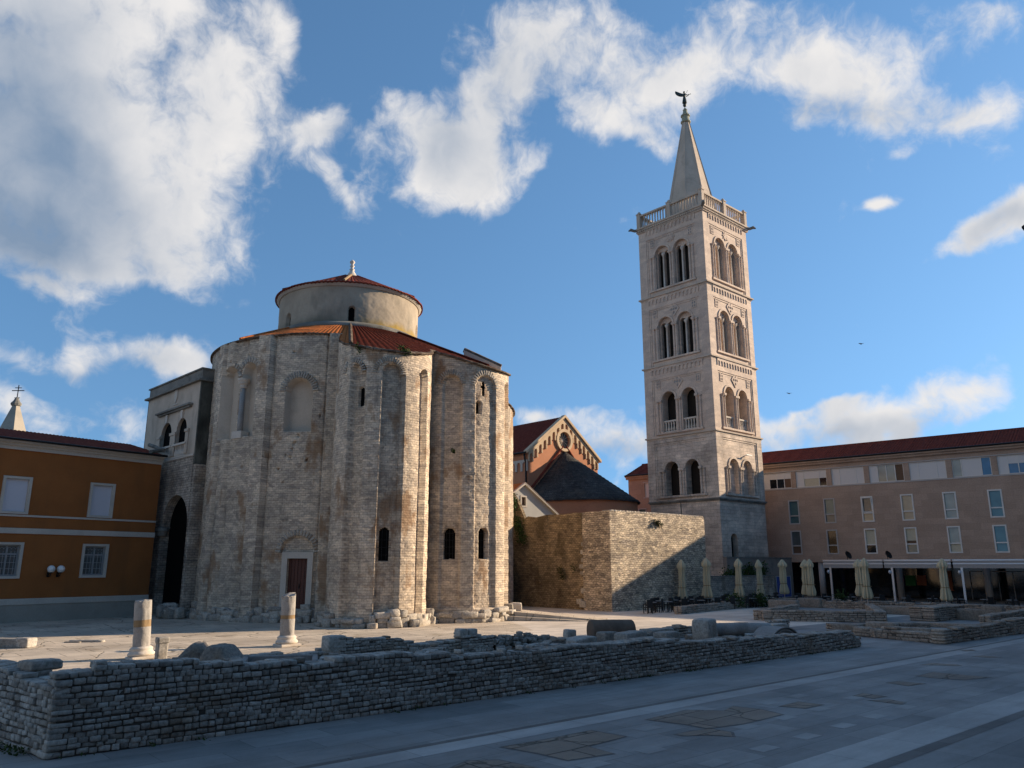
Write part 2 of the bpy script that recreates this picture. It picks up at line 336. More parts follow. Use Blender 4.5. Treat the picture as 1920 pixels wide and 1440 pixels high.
def tiles(name, col, col2, rows=.36, rough=.92, moss=.3, mosscol=(.06, .055, .045)):
    m, nt, b = new_mat(name, rough, .04); q = NB(nt); uv = q.uv(); ob = q.obj()
    br = q.node('ShaderNodeTexBrick'); br.offset = 0; q.put(br.inputs['Vector'], uv); br.inputs['Scale'].default_value = 1
    br.inputs['Color1'].default_value = (*col, 1); br.inputs['Color2'].default_value = (*col2, 1); br.inputs['Mortar'].default_value = tuple(x * .35 for x in col) + (1,)
    br.inputs['Brick Width'].default_value = .25; br.inputs['Row Height'].default_value = rows; br.inputs['Mortar Size'].default_value = .018; br.inputs['Mortar Smooth'].default_value = .5
    n = q.noise(ob, .8, 7, .65); c = q.mix(q.ramp(n, .52, .7, 0, moss), br.outputs['Color'], mosscol)
    n2 = q.noise(ob, 10, 5, .6); c = q.mix(1., c, q.mix(n2, (.7, .7, .7), (1.25, 1.25, 1.25)), 'MULTIPLY')
    q.L.new(c, b.inputs['Base Color']); q.bump(b, q.math('ADD', q.math('MULTIPLY', br.outputs['Fac'], -1), n2), .5, .03); MATS[name] = m; return m
def stones(name, dark, light, brown, rough=.92, bump=.7):
    """separate stones: tone per stone from the face attribute"""
    m, nt, b = new_mat(name, rough, .2); q = NB(nt); ob = q.obj(); t = q.tint()
    c = q.mix(t, dark, light)
    n = q.noise(ob, .7, 5, .6); c = q.mix(q.ramp(n, .5, .7, 0, .55), c, brown)
    f = q.noise(ob, 11, 8, .7); c = q.mix(1., c, q.mix(q.ramp(f, .3, .7), (.62, .62, .62), (1.25, 1.25, 1.25)), 'MULTIPLY')
    l = q.noise(ob, 4, 6, .7); c = q.mix(q.ramp(l, .6, .72, 0, .5), c, tuple(x * .35 for x in dark))
    q.L.new(c, b.inputs['Base Color']); q.bump(b, f, bump, .03); MATS[name] = m; return m
def plain(name, col, rough=.6, metal=0, spec=.4, var=.1):
    m, nt, b = new_mat(name, rough, spec); q = NB(nt); b.inputs['Metallic'].default_value = metal
    n = q.noise(q.obj(), 6, 4, .6); q.L.new(q.mix(n, tuple(x * (1 - var) for x in col), tuple(min(1, x * (1 + var)) for x in col)), b.inputs['Base Color']); MATS[name] = m; return m
def glass(name, col, rough=.06):
    m, nt, b = new_mat(name, rough, .6); q = NB(nt)
    n = q.noise(q.obj(), 1.3, 3, .5); q.L.new(q.mix(n, tuple(x * .6 for x in col), tuple(x * 1.4 for x in col)), b.inputs['Base Color']); q.bump(b, q.noise(q.obj(), .8, 2), .02, .02); MATS[name] = m; return m

masonry('rubble', (.64, .535, .415), (.52, .43, .335), (.40, .33, .255), .30, .145, .012, .035, stain=(.28, .16, .08), stain_amt=.72, black=.6, bump=.9, dist=.045, blotch=(.78, 1.15), slo=.525, shi=.62)
masonry('old_rubble', (.56, .48, .39), (.42, .365, .30), (.28, .24, .20), .36, .17, .02, .05, stain=(.2, .12, .06), stain_amt=.4, black=.75, bump=1., dist=.06, blotch=(.55, 1.15))
masonry('warm_wall', (.66, .555, .425), (.43, .355, .265), (.26, .21, .155), 0.34, .165, .024, .16, vamt=1.5, stain=(.3, .21, .13), stain_amt=.2, black=.0, bump=.9, dist=.04, blotch=(.75, 1.2))
masonry('brown_wall', (.40, .30, .19), (.25, .19, .12), (.15, .115, .075), .30, .15, .018, .04, stain=(.09, .07, .04), stain_amt=.7, black=.7, bump=1., dist=.05, blotch=(.55, 1.2))  # darker brown rubble of the recessed rear wall face
masonry('ashlar', (.60, .475, .375), (.55, .43, .34), (.44, .34, .27), .85, .36, .008, .006, stain=(.46, .36, .29), stain_amt=.3, black=.12, bump=.3, dist=.02, blotch=(.92, 1.08), rough=.8, vamt=.5)
masonry('old_ashlar', (.68, .56, .455), (.57, .475, .385), (.28, .23, .185), .75, .36, .011, .02, stain=(.42, .31, .24), stain_amt=.4, black=.4, vamt=.6, bump=.7, dist=.04, blotch=(.7, 1.15))
masonry('cladding', (.405, .295, .225), (.345, .25, .19), (.22, .165, .13), 1.25, .62, .006, .001, black=.0, bump=.08, dist=.01, blotch=(.92, 1.07), rough=.6, vamt=.12, stain=(.27, .2, .15), stain_amt=.25)
masonry('shingle', (.085, .08, .075), (.055, .053, .05), (.02, .02, .02), .35, .2, .02, .02, black=.4, bump=.8, dist=.05, stain=(.11, .085, .06), stain_amt=.5)
plaster('drum_plaster', (.36, .30, .225), .16, (.17, .155, .12), .45, .7, stretch=(1, 1, .45), foot=(20.5, 21.7, (.13, .12, .085), (.33, .22, .05)))
plaster('niche_plaster', (.50, .42, .33), .08, (.2, .17, .14), .5, .4)
plaster('wing_plaster', (.50, .41, .32), .12, (.14, .12, .1), .5, .55, stretch=(1, 1, .5))
plaster('dark_plaster', (.10, .098, .08), .35, (.03, .03, .024), .6, .8, lo=.4, hi=.6, stretch=(1, 1, .5))  # dark, heavily blotched plaster of the wing's side wall
plaster('ochre_plaster', (.30, .110, .033), .09, (.20, .085, .03), .55, .55, stretch=(1, 1, .22), lo=.48, hi=.68)
plaster('red_plaster', (.47, .215, .12), .08, (.27, .12, .08), .4, .4)
plaster('grey_plaster', (.42, .41, .38), .08, (.3, .29, .26), .5, .5)
plaster('base_plaster', (.34, .31, .26), .1, (.24, .21, .17), .5, .5)
plaster('trim', (.52, .47, .40), .06, (.36, .32, .27), .7, .4)
plaster('white_stone', (.56, .50, .425), .1, (.42, .34, .25), .8, .5, bump=.4)
plaster('column_stone', (.33, .31, .285), .2, (.17, .145, .12), 1.8, .7, bump=.8, fine=.18)
plaster('brown_stone', (.16, .115, .085), .2, (.09, .07, .055), 1.2, .6, bump=.6)
plaster('band_stone', (.27, .185, .10), .15, (.16, .11, .07), 2, .6, bump=.5)
plaster('pitted_stone', (.40, .36, .31), .2, (.2, .175, .145), 1.5, .6, bump=.9, fine=.2)
plaster('dark_stone', (.19, .18, .165), .25, (.09, .085, .08), 1.2, .6, bump=.7, fine=.2)
plaster('grey_stone', (.30, .285, .265), .2, (.14, .13, .12), .9, .6, bump=.7, fine=.2)
plaster('cap_concrete', (.20, .19, .165), .25, (.06, .06, .05), .8, .7, fine=.2, bump=.4)
plaster('far_stone', (.34, .30, .24), .12, (.2, .18, .15), .5, .5)
plaster('gable_trim', (.56, .43, .29), .06, (.4, .3, .2), .7, .4)
plaster('spire_stone', (.50, .41, .32), .1, (.30, .25, .2), .8, .5, bump=.3)
plaster('panel_wall', (.25, .21, .175), .2, (.09, .085, .075), .5, .7)
tiles('tile_orange', (.52, .17, .055), (.42, .125, .04), moss=.12)
tiles('tile_shaded', (.085, .016, .008), (.06, .012, .007), moss=.15, mosscol=(.05, .03, .02))  # aged red tiles, darkened so the facets' shade sits in the colour
tiles('tile_dark', (.20, .05, .033), (.15, .038, .027), moss=.15)
tiles('tile_edge', (.20, .16, .125), (.085, .06, .045), moss=.6)
stones('ruin_stone', (.20, .18, .155), (.48, .45, .40), (.22, .165, .11))
stones('ruin_stone_far', (.23, .195, .16), (.40, .345, .285), (.22, .165, .12))
stones('plinth_stone', (.27, .245, .21), (.52, .465, .39), (.3, .22, .145))
plain('ruin_mortar', (.09, .08, .068), .95, spec=.1, var=.3)
plain('dark_void', (.006, .006, .006), .9, spec=.05)  # near-black, standing in for the unlit depth of openings
plain('door_wood', (.085, .024, .013), .55)
plain('core_black', (.03, .026, .023), .9, spec=.1)
plain('iron', (.02, .02, .02), .5, .6)
plain('bronze', (.035, .05, .045), .5, .3)
plain('verdigris', (.30, .30, .21), .8)
plain('white_paint', (.62, .60, .56), .45)
plain('blind', (.60, .58, .56), .6, var=.03)
plain('shutter', (.56, .56, .60), .6, var=.03)
plain('parasol_cloth', (.50, .44, .30), .9, spec=.1, var=.12)
plain('wicker', (.018, .017, .016), .7)
plain('table_top', (.25, .25, .25), .35)
plain('dull_white', (.30, .31, .31), .6)
plain('concrete_white', (.40, .38, .36), .7)
plain('alu', (.50, .52, .55), .35, .5)
plain('awning', (.34, .31, .29), .7)
plain('green_sign', (.03, .22, .05), .6)
plain('orange_sign', (.40, .10, .03), .6)
plain('purple_sign', (.10, .03, .12), .6)
plain('blue_poster', (.05, .09, .30), .5, var=.6)
plain('globe', (.75, .73, .70), .3)
plain('curtain', (.50, .45, .33), .9, var=.2)
plain('brown_curtain', (.13, .075, .045), .8, var=.3)
plain('red_leather', (.16, .022, .014), .6)
plain('foliage', (.045, .075, .02), .8, spec=.2, var=.5)
plain('dry_foliage', (.075, .07, .03), .8, spec=.2, var=.5)
glass('teal_glass', (.085, .15, .155)); glass('cream_glass', (.33, .29, .21), .12); glass('dark_glass', (.014, .016, .018)); glass('blue_glass', (.05, .13, .24)); glass('grey_glass', (.10, .115, .115), .1)  # teal: reflections put into the pane's base colour

# ------------------------------------------------------------------ shared builders
NC = unit(.656, -.755); AD = unit(.755, .656)              # forum axes: AD runs right and away, NC towards the viewer
def off(p): return float(p[0] * NC[0] + p[1] * NC[1])
def leaves(mb, pts, n, size, spread, seed=0):
    r = random.Random(seed)
    for p in pts:
        for _ in range(n):
            c = Vector((p[0] + r.gauss(0, spread[0]), p[1] + r.gauss(0, spread[1]), p[2] + r.gauss(0, spread[2])))
            u = Vector((r.gauss(0, 1), r.gauss(0, 1), r.gauss(0, 1))).normalized(); w = u.orthogonal().normalized()
            s = size * r.uniform(.5, 1.3); w = Matrix.Rotation(r.uniform(0, 6.28), 3, u) @ w; t = u.cross(w)
            mb.add([c - w * s, c + t * s * .45, c + w * s, c - t * s * .45], [(0, 1, 2, 3)], None, r.random())
# rounded stone template (cube, 4 points per edge, corners pulled in)
def _tmpl(ts, k):
    pts = {}; V = []; Q = []
    def vid(p):
        key = tuple(round(c, 3) for c in p)
        if key not in pts: pts[key] = len(V); V.append(p)
        return pts[key]
    n = len(ts)
    for ax in range(3):
        for sg in (-1, 1):
            for i in range(n - 1):
                for j in range(n - 1):
                    qd = []
                    for (a, b) in ((i, j), (i + 1, j), (i + 1, j + 1), (i, j + 1)):
                        p = [0, 0, 0]; p[ax] = sg; p[(ax + 1) % 3] = ts[a]; p[(ax + 2) % 3] = ts[b]; qd.append(vid(tuple(p)))
                    Q.append(qd if sg > 0 else qd[::-1])
    V = np.array(V, float); ext = (np.abs(V) > .99).sum(1)
    V = V * np.where(ext == 3, 1 - k * 1.6, np.where(ext == 2, 1 - k, 1.))[:, None]
    return V, np.array(Q)
ST_V, ST_Q = _tmpl([-1, -.72, .72, 1], .065)
class Stones:
    def __init__(s): s.V = []; s.Q = []; s.T = []; s.n = 0; s.k = 0
    def add(s, c, half, rz=0., jitter=.06, tint=None, tilt=0., R3=None):
        half = np.asarray(half, float)
        v = ST_V * half; m = half.min()
        v = v + rng.uniform(-1, 1, v.shape) * jitter * m * 1.2
        if tilt: 
            ca, sa = math.cos(tilt), math.sin(tilt); v = np.stack([v[:, 0] * ca - v[:, 2] * sa, v[:, 1], v[:, 0] * sa + v[:, 2] * ca], 1)
        ca, sa = math.cos(rz), math.sin(rz)
        v = np.stack([v[:, 0] * ca - v[:, 1] * sa, v[:, 0] * sa + v[:, 1] * ca, v[:, 2]], 1) + np.asarray(c, float)
        s.V.append(v); s.Q.append(ST_Q + s.n); s.n += len(v); s.k += 1
        s.T.append(np.full(len(ST_Q), rng.uniform(0, 1) if tint is None else tint))
    def build(s, name, mat, parent=None, smooth=True):
        return np_mesh(name, np.concatenate(s.V), np.concatenate(s.Q), None, np.concatenate(s.T), None, mat, parent, smooth)

def ruin_wall(p0, p1, hf, th, label, course=.10, slen=(.13, .34), mat='ruin_stone', far=False, rough=.06, both=True, name='ruin_wall', group=None):
    """low dry wall: every stone of both faces and of the top is modelled round a mortar core; hf(s) is its height along the run"""
    p0 = np.asarray(p0[:2], float); p1 = np.asarray(p1[:2], float); d = p1 - p0; L = float(np.hypot(*d)); d = d / L; rz = rzd(d)
    t = thing(name, label, 'ruined wall', (p0[0], p0[1], 0), rz, group)
    S = Stones(); hmax = max(hf(x) for x in np.linspace(0, L, 60)); nrow = int(hmax / course) + 1
    # local frame: x along the run, y 0..th (y=0 faces -y)
    z = 0.
    for k in range(nrow):
        ch = course * rng.uniform(.82, 1.2)
        for face in ((0, 1) if both else (0,)):
            x = rng.uniform(-.12, 0)
            while x < L:
                w = rng.uniform(*slen) * (1.3 if rng.random() < .12 else 1)
                if x < .02: x = rng.uniform(-.01, .01); w = slen[1] * rng.uniform(.9, 1.6)
                w = min(w, L - x + .03)
                if w < .05: break
                xc = x + w / 2; hh = hf(min(max(xc, 0), L)) 
                if z + ch * .55 < hh + rng.uniform(-.35, .2) * course:
                    dep = th * (.52 if both else 1.0) * rng.uniform(.92, 1.0)
                    yo = rng.uniform(-1, 1) * .012
                    yc = (dep / 2 + yo) if face == 0 else (th - dep / 2 + yo)
                    S.add((xc, yc + rng.normal(0, .012), z + ch / 2 + rng.normal(0, .006) + .02 * math.sin(xc * 1.7 + k)), (w / 2 - rng.uniform(.003, .009), dep / 2, ch / 2 - rng.uniform(.001, .009)), rng.normal(0, .03), rough * rng.uniform(.6, 1.8), rng.beta(1.5, 1.5), rng.normal(0, .025))
                x += w
        z += ch
    S.build('stonework', MATS[mat], t)
    core = MB(); n = max(2, int(L / .5)); xs = np.linspace(.06, L - .06, n + 1)
    for a, b in zip(xs[:-1], xs[1:]):
        core.box(a, .035, 0, b + .001, th - .035, max(.03, min(hf(a), hf(b)) - course * .7))
    core.build('mortar_core', MATS['ruin_mortar'], t)
    return t
RK_V, RK_Q = _tmpl(list(np.linspace(-1, 1, 9)), .0)
def rock(half, seed, chip=.12, worn=.09):
    """one weathered block: box with worn edges and rough faces"""
    half = np.asarray(half, float); v = RK_V.copy(); a = np.abs(v); e = np.sort(a, 1)
    wear = np.clip(e[:, 1] - .55, 0, 1) * np.clip(e[:, 2] - .55, 0, 1) * 1.2 + np.clip(e[:, 0] - .6, 0, 1) * .8
    n = vnoise(v[:, 0] * 1.7 + seed * 3.1 + v[:, 2] * 1.3, v[:, 1] * 1.7 + v[:, 2] * 2.1 - seed, seed) + .6 * vnoise(v[:, 0] * 4 + v[:, 2] * 3, v[:, 1] * 4 - v[:, 2] * 3.3, seed + 5)
    k = 1 - wear * (worn + chip * (n + .5)) 
    p = v * half * k[:, None]; m = half.min(); p = p + v * (n * chip * m * .6)[:, None]
    return p
def prof(pts): 
    xs = [p[0] for p in pts]; ys = [p[1] for p in pts]
    return lambda s: float(np.interp(s, xs, ys))

# ------------------------------------------------------------------ ground
def paving(name, c1, c2, joint, w, h, msize, crack=.0, dirt=(.2, .17, .13), dirt_amt=.4, bump=.3, rough=.75, warp=.004, spots=0.):
    m, nt, b = new_mat(name, rough, .3); q = NB(nt); uv = q.uv(); ob = q.obj()
    wn = q.noise(uv, 1.2, 4, .6, 1); wc = q.node('ShaderNodeVectorMath', operation='SUBTRACT'); q.put(wc.inputs[0], wn); wc.inputs[1].default_value = (.5, .5, .5)
    v = q.vadd(uv, wc.outputs[0], warp * 2)
    br = q.node('ShaderNodeTexBrick'); br.offset = .38; q.put(br.inputs['Vector'], v); br.inputs['Scale'].default_value = 1
    for k, c in (('Color1', c1), ('Color2', c2), ('Mortar', joint)): br.inputs[k].default_value = (*c, 1)
    br.inputs['Brick Width'].default_value = w; br.inputs['Row Height'].default_value = h; br.inputs['Mortar Size'].default_value = msize; br.inputs['Mortar Smooth'].default_value = .2
    lo = q.noise(ob, .22, 6, .62); c = q.mix(1., br.outputs['Color'], q.mix(q.ramp(lo, .3, .7), (.78,) * 3, (1.15,) * 3), 'MULTIPLY')
    dn = q.noise(ob, .6, 8, .65); c = q.mix(q.ramp(dn, .52, .72, 0, dirt_amt), c, dirt)
    st = q.noise(q.vscale(uv, (.35, 1.6, 1)), 1.1, 8, .7); c = q.mix(1., c, q.mix(q.ramp(st, .3, .7), (.84,) * 3, (1.1,) * 3), 'MULTIPLY')
    fi = q.noise(ob, 14, 6, .7); c = q.mix(1., c, q.mix(fi, (.85,) * 3, (1.15,) * 3), 'MULTIPLY')
    h2 = q.math('ADD', q.math('MULTIPLY', br.outputs['Fac'], -.8), fi)
    if spots:                                  # trodden gum, drips and small scars
        for sc_, rr_ in ((1.1, .035), (2.3, .05)):
            sv = q.node('ShaderNodeTexVoronoi'); q.put(sv.inputs['Vector'], q.vadd(uv, q.noise(uv, 9, 3, .6, 1), .05)); sv.inputs['Scale'].default_value = sc_
            sc2 = q.node('ShaderNodeSeparateColor'); q.put(sc2.inputs[0], sv.outputs['Color'])
            c = q.mix(q.math('MULTIPLY', q.ramp(sv.outputs['Distance'], rr_ * .6, rr_, spots, 0), q.ramp(sc2.outputs[0], .45, .5)), c, (.05, .048, .045))
    if crack:
        vo = q.node('ShaderNodeTexVoronoi', feature='DISTANCE_TO_EDGE'); q.put(vo.inputs['Vector'], q.vadd(uv, q.noise(uv, .9, 6, .6, 1), .9)); vo.inputs['Scale'].default_value = .28
        ck = q.ramp(vo.outputs['Distance'], .0, .014, 1, 0); c = q.mix(q.math('MULTIPLY', ck, crack), c, (.06, .055, .04)); h2 = q.math('SUBTRACT', h2, ck)
    q.L.new(c, b.inputs['Base Color']); q.bump(b, h2, bump, .02); MATS[name] = m; return m
paving('paving', (.295, .285, .268), (.215, .21, .20), (.14, .135, .125), 1.7, .85, .008, dirt=(.20, .18, .16), dirt_amt=.55, bump=.25, spots=.6)
paving('plaza', (.64, .56, .47), (.57, .50, .42), (.33, .29, .24), 2.4, 1.3, .006, dirt=(.38, .32, .25), dirt_amt=.4, bump=.2)
paving('old_slabs', (.60, .51, .40), (.51, .43, .34), (.12, .10, .075), 2.1, 1.2, .016, crack=.8, dirt=(.27, .21, .14), dirt_amt=.75, bump=.9, warp=.06)
paving('roman_slabs', (.29, .225, .17), (.225, .18, .14), (.05, .042, .035), 1.3, .8, .02, crack=.8, dirt=(.11, .085, .065), dirt_amt=.6, bump=.9, warp=.06)
paving('strip_stone', (.40, .385, .36), (.35, .335, .315), (.2, .185, .17), 2.2, 5., .008, dirt=(.3, .27, .24), dirt_amt=.3, bump=.15)
paving('gutter_stone', (.17, .155, .14), (.13, .12, .11), (.06, .055, .05), 1.1, 5., .01, dirt=(.09, .08, .07), dirt_amt=.5, bump=.5)
paving('inset_stone', (.355, .34, .32), (.32, .31, .29), (.3, .3, .3), 9, 9, .0, dirt=(.36, .33, .3), dirt_amt=.4, bump=.1)

def sheet(name, polys, mat, z, kind='structure', label=None):
    """flat ground polygons (world xy), texture aligned with the forum axes"""
    mb = MB()
    for poly in polys:
        n = len(poly); v = [(float(p[0]), float(p[1]), z) for p in poly]
        tr = tessellate_polygon([[Vector((p[0], p[1], 0)) for p in v]]); uv = [(p[0] * AD[0] + p[1] * AD[1], p[0] * NC[0] + p[1] * NC[1]) for p in v]
        fs = []
        for a, b, c in tr:
            A, B, C_ = v[a], v[b], v[c]; cr = (B[0] - A[0]) * (C_[1] - A[1]) - (B[1] - A[1]) * (C_[0] - A[0]); fs.append((a, b, c) if cr > 0 else (a, c, b))
        mb.add(v, fs, uv)
    return tag(mb.build(name, MATS[mat]), label, None, None, kind)
sheet('ground', [[(-3000, -3000), (3000, -3000), (3000, 3000), (-3000, 3000)]], 'paving', 0.)
def band(o0, o1, s0, s1): return [(NC[0] * o + AD[0] * s, NC[1] * o + AD[1] * s) for (o, s) in ((o0, s0), (o0, s1), (o1, s1), (o1, s0))]
oA = off(G(1000, 1360)); oB = (off(G(1476, 1439)) + off(G(1900, 1299))) / 2
sheet('gutter', [band(oA - .02, oA + .16, -40, 80), band(oB + .98, oB + 1.25, -40, 80)], 'gutter_stone', .004)
sheet('pavement_strip', [band(oA + .17, oA + .78, -40, 80), band(oB, oB + .96, -40, 80)], 'strip_stone', .004)
def Z5(pts): return [G(1100 + x / 2.341, 1200 + y / 2.341)[:2] for x, y in pts]
PATCH = [Z5([(265, 350), (445, 308), (600, 312), (640, 292), (760, 305), (858, 328), (690, 368), (530, 390), (440, 372)]), Z5([(390, 415), (470, 400), (540, 391), (632, 405), (640, 425), (540, 418), (430, 422)]),
         [G(x, y)[:2] for x, y in [(940, 1401), (1020, 1388), (1107, 1370), (1172, 1382), (1100, 1400), (1150, 1413), (1065, 1426), (1005, 1412)]], [G(x, y)[:2] for x, y in [(835, 1445), (880, 1427), (935, 1426), (1010, 1441), (980, 1452)]],
         Z5([(850, 292), (930, 272), (1035, 285), (960, 300)]), Z5([(1175, 246), (1215, 235), (1310, 248), (1260, 257)]), Z5([(1240, 266), (1330, 262), (1395, 275), (1380, 283)]),
         Z5([(1320, 188), (1370, 182), (1485, 192), (1410, 202)]), Z5([(1450, 160), (1520, 142), (1775, 165), (1660, 175), (1560, 170)]), Z5([(1465, 110), (1520, 102), (1620, 108), (1640, 114)]),
         Z5([(1695, 72), (1740, 69), (1825, 76), (1760, 78)]), Z5([(1640, 45), (1690, 42), (1705, 48), (1660, 49)])]
def grow(poly, k):
    c = np.mean(np.array(poly), 0); return [c + (np.array(p) - c) * (1 + k / max(.3, np.linalg.norm(np.array(p) - c))) for p in poly]
sheet('paving_joint', [grow(p, .07) for p in PATCH], 'gutter_stone', .004)
sheet('roman_paving', PATCH, 'roman_slabs', .008)
ins = []
for x, y in [(268, 388), (705, 381), (967, 423), (285, 484), (780, 476), (1127, 376), (870, 341), (1268, 336), (1020, 304), (800, 276), (560, 540), (30, 548), (1170, 255), (1400, 295), (930, 246)]:
    c = Z5([(x, y)])[0]; ins.append([c + AD * a * .3 + NC * b * .17 for a, b in ((-1, -1), (1, -1), (1, 1), (-1, 1))])
sheet('paving_inset', ins, 'inset_stone', .005)
sheet('plaza_paving', [[NC * o + AD * s for o, s in ((-24.3, -45), (-24.3, 58), (-75, 58), (-75, -45))]], 'plaza', .003)
sheet('old_paving', [[G(x, y)[:2] for x, y in [(-600, 1290), (-600, 1155), (250, 1150), (520, 1160), (760, 1172), (945, 1160), (1000, 1182), (880, 1200), (640, 1225), (330, 1262), (150, 1285)]]], 'old_slabs', .006)
# small weeds and litter along the wall foot are in the wall builder

# ------------------------------------------------------------------ the round church
AX = np.array([-13.0, 59.1]); RM, RDR, RA = 9.9, 5.42, 2.95
APS = [AX + np.array([4.9, -11.3]), AX + np.array([9.25, -6.7]), AX + 12.1 * np.array([math.cos(R(33)), math.sin(R(33))])]
church = thing('round_church', 'round early medieval church of rough pale stone with a drum and red tiled roofs', 'church', (AX[0], AX[1], 0))
def roof_z(r): return 20.45 - .45 * (r - 5.45)
def hullR():
    pts = []
    for c in APS:
        for k in range(48): a = 2 * math.pi * k / 48; pts.append(c - AX + (RA * .42) * np.array([math.cos(a), math.sin(a)]))
    pts = sorted(map(tuple, pts))
    def half(ps):
        h = []
        for p in ps:
            while len(h) > 1 and (h[-1][0] - h[-2][0]) * (p[1] - h[-2][1]) - (h[-1][1] - h[-2][1]) * (p[0] - h[-2][0]) <= 0: h.pop()
            h.append(p)
        return h[:-1]
    return half(pts) + half(pts[::-1])
HULL = hullR()
def roof_R(ph):
    r = RM; d = (math.cos(ph), math.sin(ph)); n = len(HULL)
    for i in range(n):
        a, b = HULL[i], HULL[(i + 1) % n]; ex, ey = b[0] - a[0], b[1] - a[1]; den = d[0] * ey - d[1] * ex
        if abs(den) < 1e-9: continue
        t = (a[0] * ey - a[1] * ex) / den; u = (a[0] * d[1] - a[1] * d[0]) / den
        if t > 0 and -1e-6 <= u <= 1 + 1e-6: r = max(r, t)
    for c, ra in zip(APS, (RA, 3.5, RA)):
        q = c - AX; b = d[0] * q[0] + d[1] * q[1]; D = b * b - float(q @ q) + (ra + .02) ** 2
        if D > 0 and b > 0: r = max(r, b + math.sqrt(D))
    return r
def round_wall(name, c, rad, ph0, ph1, z0, ztop, niches, step, mats, rough=.02, brick=True, parent=None, seed=1):
    nu = int((ph1 - ph0) * rad / step) + 2; ph = np.linspace(ph0, ph1, nu); zt = np.array([ztop(p) for p in ph]); nv = int((zt.max() - z0) / step) + 2
    v = np.linspace(0, 1, nv); Zg = z0 + v[None, :] * (zt[:, None] - z0); S = np.repeat((ph * rad)[:, None], nv, 1)
    d = np.zeros_like(Zg); mi = np.zeros(Zg.shape, int)
    for n in niches:
        s0, s1, a, b, dep = n['s0'], n['s1'], n['z0'], n['z1'], n['d']
        if n.get('arch', True):
            r = (s1 - s0) / 2; sc = (s0 + s1) / 2; zs = b - r * n.get('k', 1.)
            ins = (S > s0) & (S < s1) & (Zg > a) & ((Zg < zs) | (((S - sc) / r) ** 2 + ((Zg - zs) / (r * n.get('k', 1.))) ** 2 < 1))
        else: ins = (S > s0) & (S < s1) & (Zg > a) & (Zg < b)
        if n.get('abs', False): d = np.where(ins, dep, d)
        else: d = d + np.where(ins, dep, 0)
        if 'mat' in n: mi = np.where(ins, n['mat'], mi)
    rgh = np.where(mi == 0, 1., .12)
    if brick: d = d + rgh * (brickhash(S + .05 * vnoise(S * 2, Zg * 2, 3), Zg + .06 * vnoise(S * 1.3, Zg * 1.3, 4), .31, .15, seed) * rough * 1.1)
    d = d + rgh * (vnoise(S * .6, Zg * .5, seed + 1) * rough * 2.2 + vnoise(S * 3.1, Zg * 3.3, seed + 2) * rough * 1.2 + vnoise(S * 7, Zg * 7, seed + 3) * rough * .9)
    rr = rad - d; X = c[0] - AX[0] + rr * np.cos(ph)[:, None]; Y = c[1] - AX[1] + rr * np.sin(ph)[:, None]
    V = np.stack([X, Y, Zg], -1).reshape(-1, 3); Q = grid_quads(nu, nv); m = mi.reshape(-1)[Q].max(1)
    return np_mesh(name, V, Q, np.stack([S, Zg], -1).reshape(-1, 2), None, m, mats, parent or church, False)
def nch(c, rad, x0, x1, yt, yb, d, xr=None, **kw):
    ym = (yt + yb) / 2; a, _ = CH(c, rad, x0, ym); b, _ = CH(c, rad, x1, ym); _, z1 = CH(c, rad, (x0 + x1) / 2, yt); _, z0 = CH(c, rad, (x0 + x1) / 2, yb)
    return dict(s0=a * rad, s1=b * rad, z0=z0, z1=z1, d=d, **kw)
def sx(c, rad, x, y): return CH(c, rad, x, y)[0] * rad
WM = [MATS['rubble'], MATS['niche_plaster'], MATS['dark_void']]
def band_n(x0, y0, x1, d, za=-1, zb=30, c=AX, rad=RM): return dict(s0=sx(c, rad, x0, y0), s1=sx(c, rad, x1, y0), z0=za, z1=zb, d=d, arch=False)
main_n = [band_n(399, 900, 409, -.34), band_n(485, 760, 507, -.42), band_n(612, 760, 636, -.36), band_n(412, 900, 424, -.2), band_n(507.5, 760, 511, .14), band_n(409, 900, 411.5, .14), band_n(608, 760, 611, .12),
          nch(AX, RM, 421, 446, 690, 822, .62, mat=1), nch(AX, RM, 453, 482, 681, 816, .62, mat=1), nch(AX, RM, 536, 584, 709, 808, .62, mat=1),
          nch(AX, RM, 527, 588, 1005, 1037, .24), nch(AX, RM, 537, 577, 1045, 1142, .3, arch=False)]
for (x, y, w) in [(446, 1128, 4), (550, 833, 3), (543, 858, 3), (559, 817, 4), (521, 879, 4), (551, 660, 4), (553, 829, 3), (548, 842, 2), (536, 853, 2), (467, 666, 3), (437, 679, 4), (575, 862, 3), (668, 1073, 4), (453, 876, 3), (530, 905, 2), (600, 780, 2), (480, 950, 2)]:
    s0 = sx(AX, RM, x, y); z0 = CH(AX, RM, x, y)[1]; main_n.append(dict(s0=s0 - w * .02, s1=s0 + w * .02, z0=z0 - .09, z1=z0 + .09, d=.2, arch=True))
round_wall('rotunda_wall', AX, RM, R(-176), R(-30), 0, lambda p: roof_z(RM) - .12, main_n, .068, WM)
round_wall('rear_rotunda_wall', AX, RM, R(-30), R(184), 0, lambda p: roof_z(RM) - .12, [], .4, WM, rough=.05)
def aps_top(c, ra=RA):
    def f(p):
        q = c - AX + ra * np.array([math.cos(p), math.sin(p)]); return roof_z(float(np.hypot(*q))) - .14
    return f
A1, A2, A3 = APS; RA2 = 3.5
